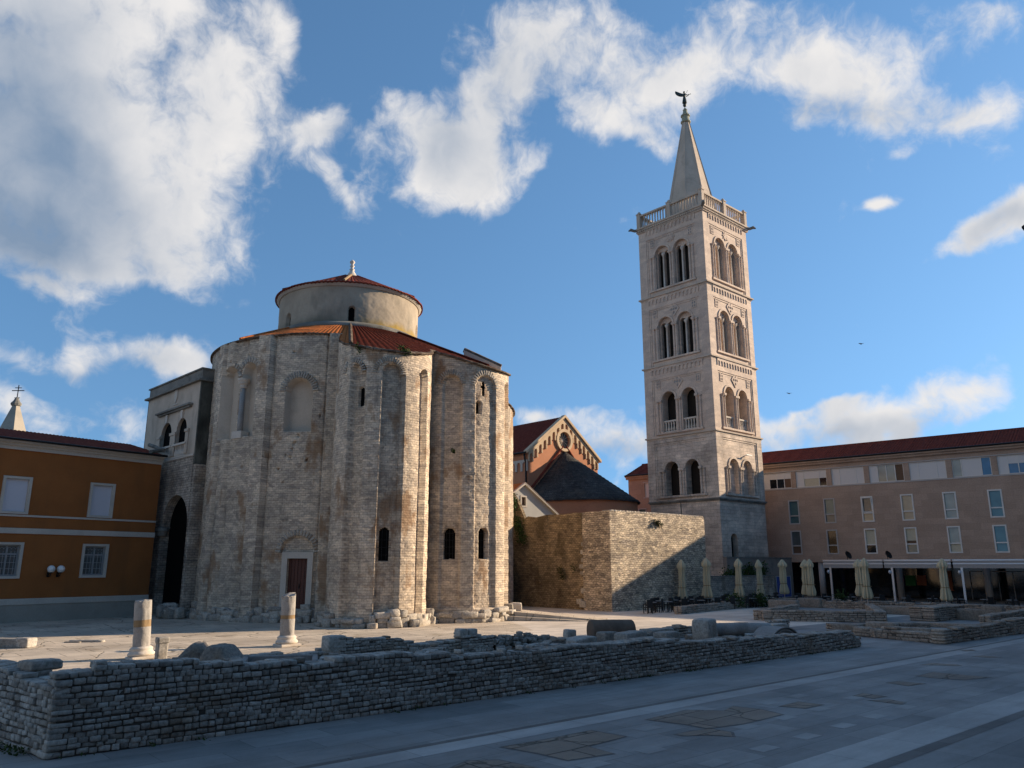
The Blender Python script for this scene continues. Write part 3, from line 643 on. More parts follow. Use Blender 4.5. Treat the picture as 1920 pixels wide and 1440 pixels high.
n1 = [nch(A1, RA, 649, 676, 681, 1160, .38), nch(A1, RA, 708, 752, 679, 1158, .42), nch(A1, RA, 783, 796, 690, 1150, .38),
      nch(A1, RA, 665.5, 677, 723, 759, .5), nch(A1, RA, 710.5, 733.5, 989, 1051, .55), nch(A1, RA, 784.5, 792, 727, 765, .5),
      nch(A1, RA, 787.8, 789.4, 700, 713, .3, arch=False, mat=2), nch(A1, RA, 786.4, 790.8, 701.5, 703.5, .3, arch=False, mat=2), band_n(643, 900, 649, -.1, c=A1, rad=RA)]
n2 = [nch(A2, RA2, 827, 863, 703, 1141, .3), nch(A2, RA2, 891.5, 928, 704, 1140, .2), nch(A2, RA2, 945, 953, 716, 1140, .25),
      nch(A2, RA2, 830, 852.5, 990, 1048, .55), nch(A2, RA2, 893.6, 906, 751, 775, .5), nch(A2, RA2, 900, 917.5, 990, 1048, .55), nch(A2, RA2, 947, 950, 994, 1046, .5),
      nch(A2, RA2, 907.6, 909.4, 716, 741, .3, arch=False, mat=2), nch(A2, RA2, 904.6, 912.2, 723.5, 726.5, .3, arch=False, mat=2),
      nch(A2, RA2, 848, 853, 843, 848, .25, arch=False, mat=2)]
round_wall('apse_wall', A1, RA, R(-66 - 150), R(-66 + 150), 0, aps_top(A1), n1, .06, WM, seed=11)
round_wall('apse_wall', A2, RA2, R(-36 - 150), R(-36 + 150), 0, aps_top(A2, 3.5), n2, .06, WM, seed=21)
round_wall('apse_wall', A3, RA, R(33 - 150), R(33 + 150), 0, aps_top(A3), [], .15, WM, seed=31)
# wall band that carries the eaves across the gap between the apses
for ca, cb in ((A1, A2), (A2, A3)):
    d = cb - ca; L = float(np.hypot(*d)); d = d / L; nn = np.array([d[1], -d[0]]); p = ca + nn * (RA * .42 - .1) - AX
    mb = MB(); e = p + d * L; zt0 = roof_z(float(np.hypot(*p))) - .12; zt1 = roof_z(float(np.hypot(*(p + d * L / 2)))) - .1
    mb.prism([(0, zt0 - 1.15), (L, zt0 - 1.15), (L, zt0), (L / 2, zt1), (0, zt0)], -.9, 0, M=T(p[0], p[1], 0, rzd(d)) @ Matrix.Rotation(R(90), 4, 'X'))
    mb.build('lintel_wall', MATS['rubble'], church)
# windows of the apses: near-black panels with an iron grille, set back in their openings
def round_window(c, rad, x0, x1, yt, yb, dep, bars=True):
    n = nch(c, rad, x0, x1, yt, yb, 0); ph = (n['s0'] + n['s1']) / 2 / rad; w = (n['s1'] - n['s0']) / 2 + .05; p = c - AX + (rad - dep) * np.array([math.cos(ph), math.sin(ph)])
    Mx = T(p[0], p[1], 0, ph + math.pi / 2)
    mb = MB(); mb.panel(arch(-w, w, n['z0'] - .05, n['z1'] + .05), [], .05, Mx); o = mb.build('window', MATS['dark_void'], church)
    if bars:
        g = MB(); nb = max(2, int(w * 2 / .2))
        for k in range(1, nb): x = -w + 2 * w * k / nb; g.tube([(x, -.12, n['z0'] - .05), (x, -.12, n['z1'] - .08)], .014, 5, Mx)
        z = n['z0'] + .3
        while z < n['z1'] - .3: g.box(-w, -.14, z, w, -.12, z + .025, Mx); z += .42
        g.build('grille', MATS['iron'], o)
for a in [(A1, RA, 665.5, 677, 723, 759, .6, False), (A1, RA, 710.5, 733.5, 989, 1051, .55), (A1, RA, 784.5, 792, 727, 765, .6, False), (A2, RA2, 830, 852.5, 990, 1048, .55), (A2, RA2, 893.6, 906, 751, 775, .6, False), (A2, RA2, 900, 917.5, 990, 1048, .58), (A2, RA2, 947, 950, 994, 1046, .6, False)]:
    round_window(*a)
# voussoir arches over the blind windows
def voussoirs(c, rad, x0, x1, yt, n, ln, name='voussoir_arch', proud=.08):
    nn = nch(c, rad, x0, x1, yt, yt + 60, 0); sc = (nn['s0'] + nn['s1']) / 2; r = (nn['s1'] - nn['s0']) / 2; zs = nn['z1'] - r; S = Stones()
    for k in range(n):
        a = math.pi * (k + .5) / n; rr = r + ln / 2 + .03; s = sc + rr * math.cos(a); z = zs + rr * math.sin(a); ph = s / rad
        hw = math.pi * r / n / 2 * .86
        # stone in the tangent plane: local x tangent, z up, rotated by a
        v = ST_V * np.array([ln / 2 * rng.uniform(.85, 1.1), .16, hw]); v = v + rng.uniform(-1, 1, v.shape) * .008
        ca, sa = math.cos(a), math.sin(a); v = np.stack([v[:, 0] * ca - v[:, 2] * sa, v[:, 1], v[:, 0] * sa + v[:, 2] * ca], 1)
        f = ph + math.pi / 2; cf, sf = math.cos(f), math.sin(f)
        v = np.stack([v[:, 0] * cf - v[:, 1] * sf, v[:, 0] * sf + v[:, 1] * cf, v[:, 2]], 1) + np.array([c[0] - AX[0] + (rad - .16 + proud) * math.cos(ph), c[1] - AX[1] + (rad - .16 + proud) * math.sin(ph), z])
        S.V.append(v); S.Q.append(ST_Q + S.n); S.n += len(v); S.T.append(np.full(len(ST_Q), rng.uniform(.1, .8)))
    S.build(name, MATS['plinth_stone'], church)
voussoirs(AX, RM, 421, 446, 690, 12, .34); voussoirs(AX, RM, 453, 482, 681, 13, .36); voussoirs(AX, RM, 536, 584, 709, 21, .42)
voussoirs(A1, RA, 708, 752, 679, 21, .34, proud=.05); voussoirs(A1, RA, 649, 676, 681, 16, .3, proud=.05); voussoirs(A2, RA2, 827, 863, 703, 17, .34, proud=.05); voussoirs(A2, RA2, 891.5, 928, 704, 17, .34, proud=.05); voussoirs(AX, RM, 527, 588, 1005, 19, .36, proud=.07)
# small column between the twin blind arches
def at_cyl(c, rad, x, y, dep=0.):
    ph, z = CH(c, rad, x, y); return (c[0] - AX[0] + (rad - dep) * math.cos(ph), c[1] - AX[1] + (rad - dep) * math.sin(ph), z), ph
p, ph = at_cyl(AX, RM, 449.5, 760, .16); zc0 = CH(AX, RM, 449.5, 808)[1]; zc1 = CH(AX, RM, 449.5, 728)[1]; zc2 = CH(AX, RM, 449.5, 711)[1]
mb = MB(); mb.lathe([(.2, zc0), (.19, zc0 + .4), (.17, zc1)], 14, (p[0], p[1])); col = mb.build('blind_arch_column', MATS['grey_stone'], church, True)
mb = MB(); mb.lathe([(.19, zc1), (.26, zc1 + .1), (.22, zc1 + .2), (.34, (zc1 + zc2) / 2), (.30, (zc1 + zc2) / 2 + .06), (.40, zc2 - .12), (.42, zc2)], 12, (p[0], p[1])); mb.build('capital', MATS['white_stone'], col, False)
mb = MB(); mb.box(-.5, -.25, zc0 - .5, .45, .4, zc0, T(p[0], p[1], 0, ph + math.pi / 2)); mb.build('base_block', MATS['white_stone'], col, bevel=.03)
# door
n = nch(AX, RM, 537, 575, 1047, 1142, 0); ph = (n['s0'] + n['s1']) / 2 / RM; w = (n['s1'] - n['s0']) / 2; z0, z1 = n['z0'], n['z1']
Mx = T((RM - .02) * math.cos(ph), (RM - .02) * math.sin(ph), 0, ph + math.pi / 2)
mb = MB()
for k in range(6): mb.box(-w + 2 * w * k / 6 + .008, .14 + (k % 2) * .004, z0, -w + 2 * w * (k + 1) / 6 - .008, .2, z1, Mx)
door = mb.build('door', MATS['door_wood'], church, bevel=.008)
mb = MB(); mb.tube([(.12, .1, z0 + 1.25), (.12, .1, z0 + 1.45)], .02, 6, Mx); mb.box(.09, .12, z0 + 1.2, .15, .142, z0 + 1.5, Mx); mb.build('handle', MATS['iron'], door)
mb = MB(); mb.panel([(-w - .34, z0 - .25), (w + .34, z0 - .25), (w + .34, z1 + .38), (-w - .34, z1 + .38)], [rect(-w, z0, w, z1)], .5, T(0, -.14, 0)); 
fr = MB(); fr.V = mb.V; fr.n = mb.n; fr.F = mb.F; fr.UV = mb.UV; fr.T = mb.T; fr.MI = mb.MI
fr.V = [np.c_[v, np.ones(len(v))] @ np.array(Mx).T[:, :3] for v in fr.V]; fr.build('door_frame', MATS['trim'], door)
# plinth of reused Roman blocks
S = Stones()
def plinth(c, rad, x0, x1, ph0, ph1, inset=.12):
    a = ph0
    while a < ph1:
        z = 0
        for row in range(3):
            w = rng.uniform(.35, 1.1); hgt = rng.uniform(.22, .5)
            if z + hgt > rng.uniform(.8, 1.25): break
            o = rng.uniform(.05, .42) * (1 - row * .28)
            if row and rng.random() < .2: continue
            S.add((c[0] - AX[0] + (rad + o - .25) * math.cos(a), c[1] - AX[1] + (rad + o - .25) * math.sin(a), z + hgt / 2 - .03), (w / 2, .45, hgt / 2), a + math.pi / 2 + rng.uniform(-.15, .15), .17, rng.uniform(.2, 1), rng.uniform(-.08, .08)); z += hgt * .94
        a += rng.uniform(.45, .8) / rad
for args in ((AX, RM, 0, 0, R(-165), R(-98)), (AX, RM, 0, 0, R(-94), R(-74)), (A1, RA, 0, 0, R(-150), R(10)), (A2, RA2, 0, 0, R(-130), R(70))):
    S = Stones(); plinth(*args); S.build('plinth_blocks', MATS['plinth_stone'], church)
for x, y, r in [(428, 1150, .42), (478, 1158, .4), (515, 1152, .5), (585, 1160, .45), (612, 1160, .42), (633, 1152, .3)]:
    p, ph = at_cyl(AX, RM, x, y, .2); mb = MB(); mb.lathe([(r, -.5), (r, .42), (r * .86, .46), (r * .8, .40), (0.02, .42)], 20, M=T(p[0], p[1], r * .92, ph + math.pi / 2) @ Matrix.Rotation(R(90), 4, 'X')); mb.build('reused_column_drum', MATS['column_stone'], church, False)   # column drums built into the foot
# main roof
def tile_cone(name, r0, rout, z_of, nper, rows, mats, mi_of, amp=.045, parent=None, edge=.55, eave=.18):
    nu = nper * 8; ph = np.linspace(0, 2 * math.pi, nu, endpoint=False); ro = np.array([rout(p) for p in ph]) + eave; t = np.linspace(0, 1, rows)
    Rg = r0 + t[None, :] * (ro[:, None] - r0); wv = np.abs(np.sin(ph * nper / 2))[:, None]; hs = (np.arange(rows) % 2)[None, :] * .02
    Zg = z_of(Rg) + amp * (wv - .3) + vnoise(ph[:, None] * 9, Rg * 1.7, 5) * .06 + hs
    X = Rg * np.cos(ph)[:, None]; Y = Rg * np.sin(ph)[:, None]
    X = np.concatenate([X, X[:, -1:], (ro - .75)[:, None] * np.cos(ph)[:, None]], 1); Y = np.concatenate([Y, Y[:, -1:], (ro - .75)[:, None] * np.sin(ph)[:, None]], 1)
    Zg = np.concatenate([Zg, Zg[:, -1:] - .09, Zg[:, -1:] - .12], 1)
    nv = rows + 2; V = np.stack([X, Y, Zg], -1).reshape(-1, 3); Q = grid_quads(nu, nv, True)
    U = np.stack([np.repeat(ph[:, None], nv, 1) * nper / (2 * math.pi) * .25, np.concatenate([Rg, Rg[:, -1:] + .1, Rg[:, -1:] + .5], 1)], -1).reshape(-1, 2)
    cph = ph[(Q[:, 0] // nv)]; cr = np.hypot(V[Q[:, 1], 0], V[Q[:, 1], 1]); col_ = Q[:, 0] % nv
    mi = np.array([mi_of(((a + math.pi) % (2 * math.pi)) - math.pi, r) for a, r in zip(cph, cr)]); e = ro[(Q[:, 0] // nv)] - cr < edge; mi = np.where(e & (mi == 1), 2, mi); mi = np.where(col_ >= rows - 1, 2, mi)
    return np_mesh(name, V, Q, U, None, mi, mats, parent or church, False)
TM = [MATS['tile_orange'], MATS['tile_shaded'], MATS['tile_edge']]
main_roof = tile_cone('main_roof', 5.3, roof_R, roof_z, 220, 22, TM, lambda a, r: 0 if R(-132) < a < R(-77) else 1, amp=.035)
for dg, m in ((-77, 'tile_edge'), (-124, 'tile_orange'), (-40, 'tile_shaded'), (0, 'tile_shaded')):
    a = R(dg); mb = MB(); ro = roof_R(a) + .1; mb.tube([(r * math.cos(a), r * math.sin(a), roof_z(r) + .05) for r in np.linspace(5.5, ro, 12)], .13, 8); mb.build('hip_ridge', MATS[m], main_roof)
# parapet wall rising through the roof above the far apse
q0 = np.array([9.3, -2.0]); q1 = np.array([12.15, -2.1]); d = q1 - q0; L = float(np.hypot(*d)); mb = MB()
mb.prism([(0, roof_z(9.5) - .4), (L, roof_z(12.3) - .6), (L, roof_z(12.3) + .75), (0, roof_z(9.5) + .85)], -.45, 0, M=T(q0[0], q0[1], 0, rzd(d)) @ Matrix.Rotation(R(90), 4, 'X')); pw = mb.build('roof_parapet', MATS['wing_plaster'], church)
mb = MB(); mb.tube([(0, .22, roof_z(9.5) + .9), (L, .22, roof_z(12.3) + .8)], .2, 8, T(q0[0], q0[1], 0, rzd(d))); mb.build('coping_tiles', MATS['tile_edge'], pw)
# drum
def dn(x0, x1, yt, yb, d): return nch(AX, RDR, x0, x1, yt, yb, d)
dwin = [(653, 666, 574.5, 606), (536.5, 544.5, 588.5, 618), (779, 784, 609, 640)]
drum = round_wall('drum', AX, RDR, R(-180), R(180), 19.9, lambda p: 23.62, [dn(*w, .4) for w in dwin], .06, [MATS['drum_plaster'], MATS['niche_plaster'], MATS['dark_void']], rough=.014, brick=False, seed=41)
for w in dwin: 
    n = dn(*w, 0); ph = (n['s0'] + n['s1']) / 2 / RDR; hw = (n['s1'] - n['s0']) / 2 + .05; mb = MB(); mb.panel(arch(-hw, hw, n['z0'] - .05, n['z1'] + .05), [], .05, T((RDR - .3) * math.cos(ph), (RDR - .3) * math.sin(ph), 0, ph + math.pi / 2)); mb.build('drum_window', MATS['dark_void'], drum)
mb = MB(); mb.lathe([(5.3, 20.1), (5.98, 20.1), (5.98, 20.42), (5.85, 20.5), (5.44, 20.72), (5.3, 20.72)], 96, cap=False); mb.build('drum_base_ring', MATS['cap_concrete'], drum, True)
mb = MB(); mb.lathe([(5.3, 23.42), (5.5, 23.42), (5.62, 23.52), (5.72, 23.64), (5.72, 23.72), (5.3, 23.72)], 96, cap=False); mb.build('drum_cornice', MATS['trim'], drum, False)
droof = tile_cone('drum_roof', .25, lambda p: 5.72, lambda r: 26.35 - .465 * r, 110, 16, [MATS['tile_dark'], MATS['tile_dark'], MATS['tile_dark']], lambda a, r: 1, amp=.04, edge=.0, eave=.08)
for dg in (-83, -20, 40, 100, 160, 220): a = R(dg); mb = MB(); mb.tube([(r * math.cos(a), r * math.sin(a), 26.4 - .465 * r) for r in np.linspace(.5, 5.7, 8)], .11, 8); mb.build('hip_ridge', MATS['band_stone' if dg == -83 else 'tile_dark'], droof)
mb = MB(); mb.lathe([(.75, 25.95), (.62, 26.2), (.42, 26.42), (.26, 26.7), (.17, 26.85), (.26, 26.95), (.15, 27.06), (.13, 27.2), (.23, 27.3), (.13, 27.4), (.13, 27.5), (.24, 27.66), (.24, 27.76), (.12, 27.9), (.02, 27.95)], 18, M=Matrix.Translation((0, 0, 25.95)) @ Matrix.Scale(.85, 4) @ Matrix.Translation((0, 0, -25.95)))
mb.build('finial', MATS['white_stone'], church, True)
def plant(name, label, pts, n, size, spread, seed, mat='foliage', cat='plant'):
    mb = MB(); pts = [tuple(float(c) for c in p) for p in pts]; o = pts[0]; leaves(mb, [(p[0] - o[0], p[1] - o[1], p[2] - o[2]) for p in pts], n, size, spread, seed)
    return tag(mb.build(name, MATS[mat], loc=o), label, cat)
def wpt(c, rad, x, y): q, ph = at_cyl(c, rad, x, y, -.12); return (q[0] + AX[0], q[1] + AX[1], q[2])
plant('weed', 'green weeds sprouting from the church eave above the tallest blind arch', [wpt(A1, RA, x, y) for x, y in [(750, 652), (757, 657), (762, 662)]], 60, .09, (.13, .1, .09), 1)
plant('weed', 'dark plant hanging on the church wall just right of the tile hip', [wpt(A1, RA, x, y) for x, y in [(673, 650), (676, 655)]], 40, .08, (.1, .06, .12), 2)
plant('weed', 'small green tuft on the stone between two tall arches of the far apse', [wpt(A2, RA2, 850, 845)], 40, .07, (.08, .05, .07), 3)

# ------------------------------------------------------------------ generic facade pieces
def frame_bars(mb, x0, z0, x1, z1, y0, y1, w, M=None):
    mb.box(x0, y0, z0, x0 + w, y1, z1, M); mb.box(x1 - w, y0, z0, x1, y1, z1, M); mb.box(x0 + w, y0, z0, x1 - w, y1, z0 + w, M); mb.box(x0 + w, y0, z1 - w, x1 - w, y1, z1, M)
def straight_tiles(name, L, S, M, mat, parent, pitch=.25, amp=.05, rows=14, cut=None):
    """tiled roof plane: local x along the eave, y up the slope, z normal"""
    nu = int(L / pitch) * 6; x = np.linspace(0, L, nu); y = np.linspace(0, S, rows); X, Y = np.meshgrid(x, y, indexing='ij')
    if cut: X = cut(X, Y)
    Zz = amp * np.abs(np.sin(X * math.pi / pitch)) + (np.arange(rows) % 2)[None, :] * .015 + .03 * vnoise(X * .4, Y * .6, 9)
    V = np.stack([X, Y, Zz], -1).reshape(-1, 3); m = np.array(M); V = V @ m[:3, :3].T + m[:3, 3]
    return np_mesh(name, V, grid_quads(nu, rows), np.stack([X, Y], -1).reshape(-1, 2), None, None, MATS[mat], parent)

# ------------------------------------------------------------------ ochre palace on the left
od = unit(.60, .80); oo = np.array([-25.4, 55.6]) - od * 26     # local x runs towards the church
palace = thing('ochre_palace', 'two storey orange-brown palace with white window surrounds beside the church gateway', 'building', (oo[0], oo[1], 0), rzd(od))
def po(x, y): return PH(oo, od, x, y)
L = 26.15; zE = po(280, 868)[1]; zB1 = po(150, 972)[1]; zB2t = po(150, 994)[1]; zB2b = po(150, 1004)[1]; zS1 = po(150, 1119)[1]; zS0 = po(150, 1130)[1]
pw_ = 1.55
win_up = [po(29, 930)[0], po(190, 937)[0]]; win_lo = [po(20, 1050)[0], po(176.5, 1050)[0]]; dxw = win_up[1] - win_up[0]
zu1, zu0 = po(190, 906)[1], po(190, 971)[1]; zl1, zl0 = po(176, 1020)[1], po(176, 1083)[1]; hwu = (po(213, 937)[0] - po(166, 937)[0]) / 2; hwl = (po(201, 1050)[0] - po(152, 1050)[0]) / 2
ups = [win_up[1] - dxw * k for k in range(4)]; los = [win_lo[1] - dxw * k for k in range(4)]
mb = MB(); holes = [rect(c - hwu + .12, zu0 + .12, c + hwu - .12, zu1 - .12) for c in ups if c > 2] + [rect(c - hwl + .12, zl0 + .12, c + hwl - .12, zl1 - .12) for c in los if c > 2]
mb.panel(rect(0, zS1, L, zE), holes, .35); mb.panel([(L, 0), (L + .001, 0), (L + .001, zE), (L, zE)], [], 9.); mb.box(0, 9, 0, L, 9.2, zE); mb.box(-.01, 0, 0, 0, 9, zE)
mb.build('wall', MATS['ochre_plaster'], palace)
mb = MB(); mb.box(-.02, -.06, 0, L, .3, zS0); mb.build('base_wall', MATS['base_plaster'], palace)
mb = MB(); mb.box(-.03, -.1, zS0, L + .0, .3, zS1); mb.build('base_band', MATS['trim'], palace, bevel=.02)
mb = MB(); mb.box(0, -.05, zB1 - .06, L, .02, zB1 + .06); mb.build('sill_band', MATS['trim'], palace)
mb = MB(); mb.box(0, -.09, zB2b, L, .02, zB2t); mb.build('storey_band', MATS['trim'], palace, bevel=.02)
mb = MB(); mb.box(-.2, -.12, zE - .05, L, .3, zE + .18); mb.box(-.2, -.24, zE + .18, L, .3, zE + .34); mb.box(-.2, -.38, zE + .34, L, .3, zE + .5); mb.build('cornice', MATS['trim'], palace)
rz0 = zE + .52
pr = straight_tiles('roof', L + .2, 5.6, T(-.2, -.5, rz0, 0, R(14)), 'tile_dark', palace)
mb = MB(); mb.tube([(-.2, -.66, rz0 + .0), (L, -.66, rz0 + .0)], .08, 8); mb.build('gutter', MATS['iron'], pr)
mb = MB(); mb.tube([(L - 1.2, -.5, rz0 + .2), (L + .1, .2, rz0 + .55), (L + .1, 2.2, rz0 + 1.1)], .14, 8); mb.build('mortar_fillet', MATS['cap_concrete'], pr)
for c in ups:
    if c < 2: continue
    mb = MB(); mb.panel(rect(c - hwu, zu0, c + hwu, zu1), [rect(c - hwu + .17, zu0 + .15, c + hwu - .17, zu1 - .15)], .3, T(0, -.07, 0)); w = mb.build('window', MATS['trim'], palace, bevel=.01)
    mb = MB(); n = 26
    for k in range(n): z = zu0 + .15 + (zu1 - zu0 - .3) * k / n; mb.box(c - hwu + .17, .1 + (k % 2) * .006, z, c + hwu - .17, .16, z + (zu1 - zu0 - .3) / n)
    mb.build('roller_shutter', MATS['shutter'], w)
for c in los:
    if c < 2: continue
    mb = MB(); mb.panel(rect(c - hwl, zl0, c + hwl, zl1), [rect(c - hwl + .17, zl0 + .15, c + hwl - .17, zl1 - .15)], .3, T(0, -.07, 0)); w = mb.build('window', MATS['trim'], palace, bevel=.01)
    mb = MB(); mb.box(c - hwl + .17, .2, zl0 + .15, c + hwl - .17, .24, zl1 - .15); mb.build('pane', MATS['grey_glass'], w)
    mb = MB(); frame_bars(mb, c - hwl + .17, zl0 + .15, c + hwl - .17, zl1 - .15, .12, .2, .09); mb.box(c - .05, .12, zl0 + .24, c + .05, .2, zl1 - .24); mb.box(c - hwl + .26, .125, zl1 - .75, c + hwl - .26, .195, zl1 - .66); mb.build('sash', MATS['dull_white'], w)
    mb = MB(); hg = zl1 - zl0 - .3
    for k in range(7):
        x = c - hwl + .2 + (2 * hwl - .4) * k / 6; mb.tube([(x, .03, zl0 + .15), (x, .03, zl0 + .15 + hg * .8)], .013, 5)
    for k in range(4): z = zl0 + .2 + hg * .2 * k; mb.box(c - hwl + .17, .02, z, c + hwl - .17, .04, z + .025)
    for k in range(6):
        x = c - hwl + .2 + (2 * hwl - .4) * (k + .5) / 6
        mb.tube([(x + .1 * math.cos(a), .03, zl0 + .15 + hg * .86 + .1 * math.sin(a)) for a in np.linspace(0, math.pi, 9)], .012, 5)
    mb.build('window_grille', MATS['dull_white'], w)
for (x, y, lab) in ((91, 1067, 'left globe lamp of the pair on the orange palace wall'), (109, 1067, 'right globe lamp of the pair on the orange palace wall, nearer the window')):
    u, z = po(x, y); q = oo + od * u; lt = thing('wall_lamp', lab, 'lamp', (q[0], q[1], z), rzd(od), 'globe lamps on the palace wall')
    mb = MB(); mb.lathe([(.23 * math.sin(a) + .001, -.45 * 0 - .23 * math.cos(a)) for a in np.linspace(0, math.pi, 11)], 18, (0, -.38)); g = mb.build('globe', MATS['globe'], lt, True)
    mb = MB(); mb.tube([(0, 0, -.38), (0, -.2, -.46), (0, -.36, -.38), (0, -.38, -.24)], .03, 6); mb.lathe([(.09, -.26), (.12, -.2), (.02, -.19)], 12, (0, -.38)); mb.box(-.07, -.03, -.5, .07, .0, -.2); mb.build('arm', MATS['iron'], lt)

# ------------------------------------------------------------------ gateway wing between palace and church
wd_ = unit(.70, -.71); wo_ = np.array([-22.0, 53.2]) - wd_ * 8.2          # local x from far left to the near right corner
wing = thing('gateway_wing', 'tall narrow wing with twin arched windows over a dark vaulted passage', 'building', (wo_[0], wo_[1], 0), rzd(wd_))
def pq(x, y): return PH(wo_, wd_, x, y)
zt = pq(367, 718)[1]; zb = pq(355, 853)[1]; x1 = 8.2
aL0, aL1 = pq(302.5, 812)[0], pq(321.5, 812)[0]; aR0, aR1 = pq(330.5, 810)[0], pq(349.4, 810)[0]; za1 = pq(339, 785)[1]; za0 = pq(340, 831)[1]; zp0 = pq(345, 850)[1]
mb = MB(); mb.panel(rect(-1.5, zb, x1, zt), [arch(aL0, aL1, za0 - 1.1, za1), arch(aR0, aR1, za0 - 1.1, za1)], .5); mb.build('upper_wall', MATS['wing_plaster'], wing)
gx0, gx1 = pq(297, 1040)[0], pq(346, 1040)[0]; gz1 = pq(325, 929)[1]
mb = MB(); mb.panel([(-1.5, 0), (gx0, 0), (gx0, gz1 - (gx1 - gx0) / 2)] + [((gx0 + gx1) / 2 - (gx1 - gx0) / 2 * math.cos(math.pi * k / 16), gz1 - (gx1 - gx0) / 2 + (gx1 - gx0) / 2 * math.sin(math.pi * k / 16)) for k in range(1, 16)] + [(gx1, gz1 - (gx1 - gx0) / 2), (gx1, 0), (x1, 0), (x1, zb), (-1.5, zb)], [], 1.6, T(0, -.03, 0)); mb.build('lower_wall', MATS['old_rubble'], wing)
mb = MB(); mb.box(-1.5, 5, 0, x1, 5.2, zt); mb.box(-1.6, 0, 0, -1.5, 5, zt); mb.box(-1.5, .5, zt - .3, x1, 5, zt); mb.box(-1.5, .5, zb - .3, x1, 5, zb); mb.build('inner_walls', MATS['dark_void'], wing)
mb = MB(); mb.panel(arch(gx0 - .1, gx1 + .1, 0, gz1 + .1), [], .05, T(0, .6, 0)); mb.build('passage_void', MATS['dark_void'], wing)  # black panel painting the passage's inner shade
mb = MB(); mb.box(x1, .0, pq(355, 872)[1], x1 + .2, 5, zt - .02); mb.build('side_wall', MATS['dark_plaster'], wing)
mb = MB(); mb.box(x1, .03, 0, x1 + .35, 5, pq(355, 872)[1]); mb.build('lower_side_wall', MATS['old_rubble'], wing)
zc1 = pq(377, 699)[1]
mb = MB(); mb.box(-1.75, -.28, zt, x1 + .35, 5.1, zt + .14); mb.box(-1.5, .0, zt + .14, x1 + .2, 5, zt + .85); mb.box(-1.6, -.1, zt + .85, x1 + .28, 5.05, zt + .95); mb.build('parapet', MATS['cap_concrete'], wing)
mb = MB(); mb.box(aL0 - .75, -.34, za1 + .75, aR1 + .75, .05, za1 + .88); mb.box(aL0 - .6, -.2, za1 + .62, aR1 + .6, .05, za1 + .75); mb.build('hood_moulding', MATS['cap_concrete'], wing)
for c in ((aL0 + aL1) / 2, (aR0 + aR1) / 2): mb = MB(); mb.prism([(-.14, 0), (.14, 0), (.2, .62), (-.2, .62)], 0, .14, M=T(c, .02, za1 - .04) @ Matrix.Rotation(R(90), 4, 'X')); mb.build('keystone', MATS['white_stone'], wing)
zsp = za1 - (aR1 - aR0) / 2
mb = MB()
for a, b in ((aL0 - .5, aL0), (aL1, aR0), (aR1, aR1 + .5)): mb.box(a, -.07, za0 - .8, b, .05, zsp - .2); mb.box(a - .08, -.13, zsp - .2, b + .08, .05, zsp)
mb.build('pilasters', MATS['wing_plaster'], wing)
for a, b in ((aL0, aL1), (aR0, aR1)):
    mb = MB(); mb.box(a - .3, -.14, za0 - .12, b + .3, .2, za0 + .02); mb.box(a - .3, -.1, za0 - 1.05, b + .3, .2, za0 - .93)
    for k in range(6): x = a + .05 + (b - a - .1) * (k + .5) / 6; mb.lathe([(.06, za0 - .93), (.11, za0 - .72), (.05, za0 - .35), (.07, za0 - .12)], 8, (x, .03))
    mb.build('balustrade', MATS['white_stone'], wing)
    mb = MB(); mb.panel(arch(a - .05, b + .05, za0 - 1, za1 + .05), [], .04, T(0, .24, 0)); mb.build('window_void', MATS['dark_void'], wing)
mb = MB(); mb.box(-.5, -.1, zb - .12, x1 + .02, .05, zb + .02); mb.build('string_course', MATS['white_stone'], wing)
ce, ze = (aL0 + aR1) / 2 - .1, (za1 + zt) / 2 + .65
mb = MB(); mb.prism([(-.28, .42), (-.2, .55), (.2, .55), (.28, .42), (.26, -.1), (.0, -.5), (-.26, -.1)], 0, .09, M=T(ce, .02, ze) @ Matrix.Rotation(R(90), 4, 'X')); mb.box(-.42 + ce, -.05, ze - .62, .42 + ce, .02, ze - .52); mb.build('stone_shield', MATS['white_stone'], wing, bevel=.03)
mb = MB(); mb.lathe([(.35, 0), (.42, .25), (.5, .35), (.45, .55), (.35, .6)], 14, (gx0 - .1, .1), T(0, 0, gz1 - (gx1 - gx0) / 2 - .5)); mb.box(gx0 - .7, -.22, gz1 - (gx1 - gx0) / 2, gx0 + .1, .6, gz1 - (gx1 - gx0) / 2 + .16); mb.build('impost', MATS['cap_concrete'], wing)
S = Stones()
for k in range(15): S.add((x1 + rng.uniform(-1.6, .9), -.1 - rng.uniform(0, .8), rng.uniform(.1, .5)), rng.uniform(.2, .5, 3), rng.uniform(-.5, .5), .2)
S.build('foot_blocks', MATS['plinth_stone'], wing)

# ------------------------------------------------------------------ far spire behind the palace
fs = ray(27, 780)[:2] * (118. / ray(27, 780)[1])
def zat(x, y, Y): r = ray(x, y); return H + r[2] * Y / r[1]
zt0, zt1 = zat(30, 812, 118), zat(30, 752, 118)
spire = thing('church_spire', 'small distant stone spire with an iron cross above the palace roof', 'spire', (fs[0], fs[1], 0))
wS = 27 / 1405 * 118
mb = MB(); n = 8
mb.lathe([(wS * 1.12, 0), (wS * 1.12, zt0 - 2), (wS * 1.2, zt0 - 1.6), (.18 * wS, zt1 - .4)], 6, M=Matrix.Rotation(R(-52), 4, 'Z')); mb.build('spire_cone', MATS['far_stone'], spire)
mb = MB(); mb.lathe([(.3 * wS, zt1 - .75), (.34 * wS, zt1 - .4), (.2 * wS, zt1), (.08 * wS, zt1 + .6)], 10); mb.build('spire_cap', MATS['cap_concrete'], spire)
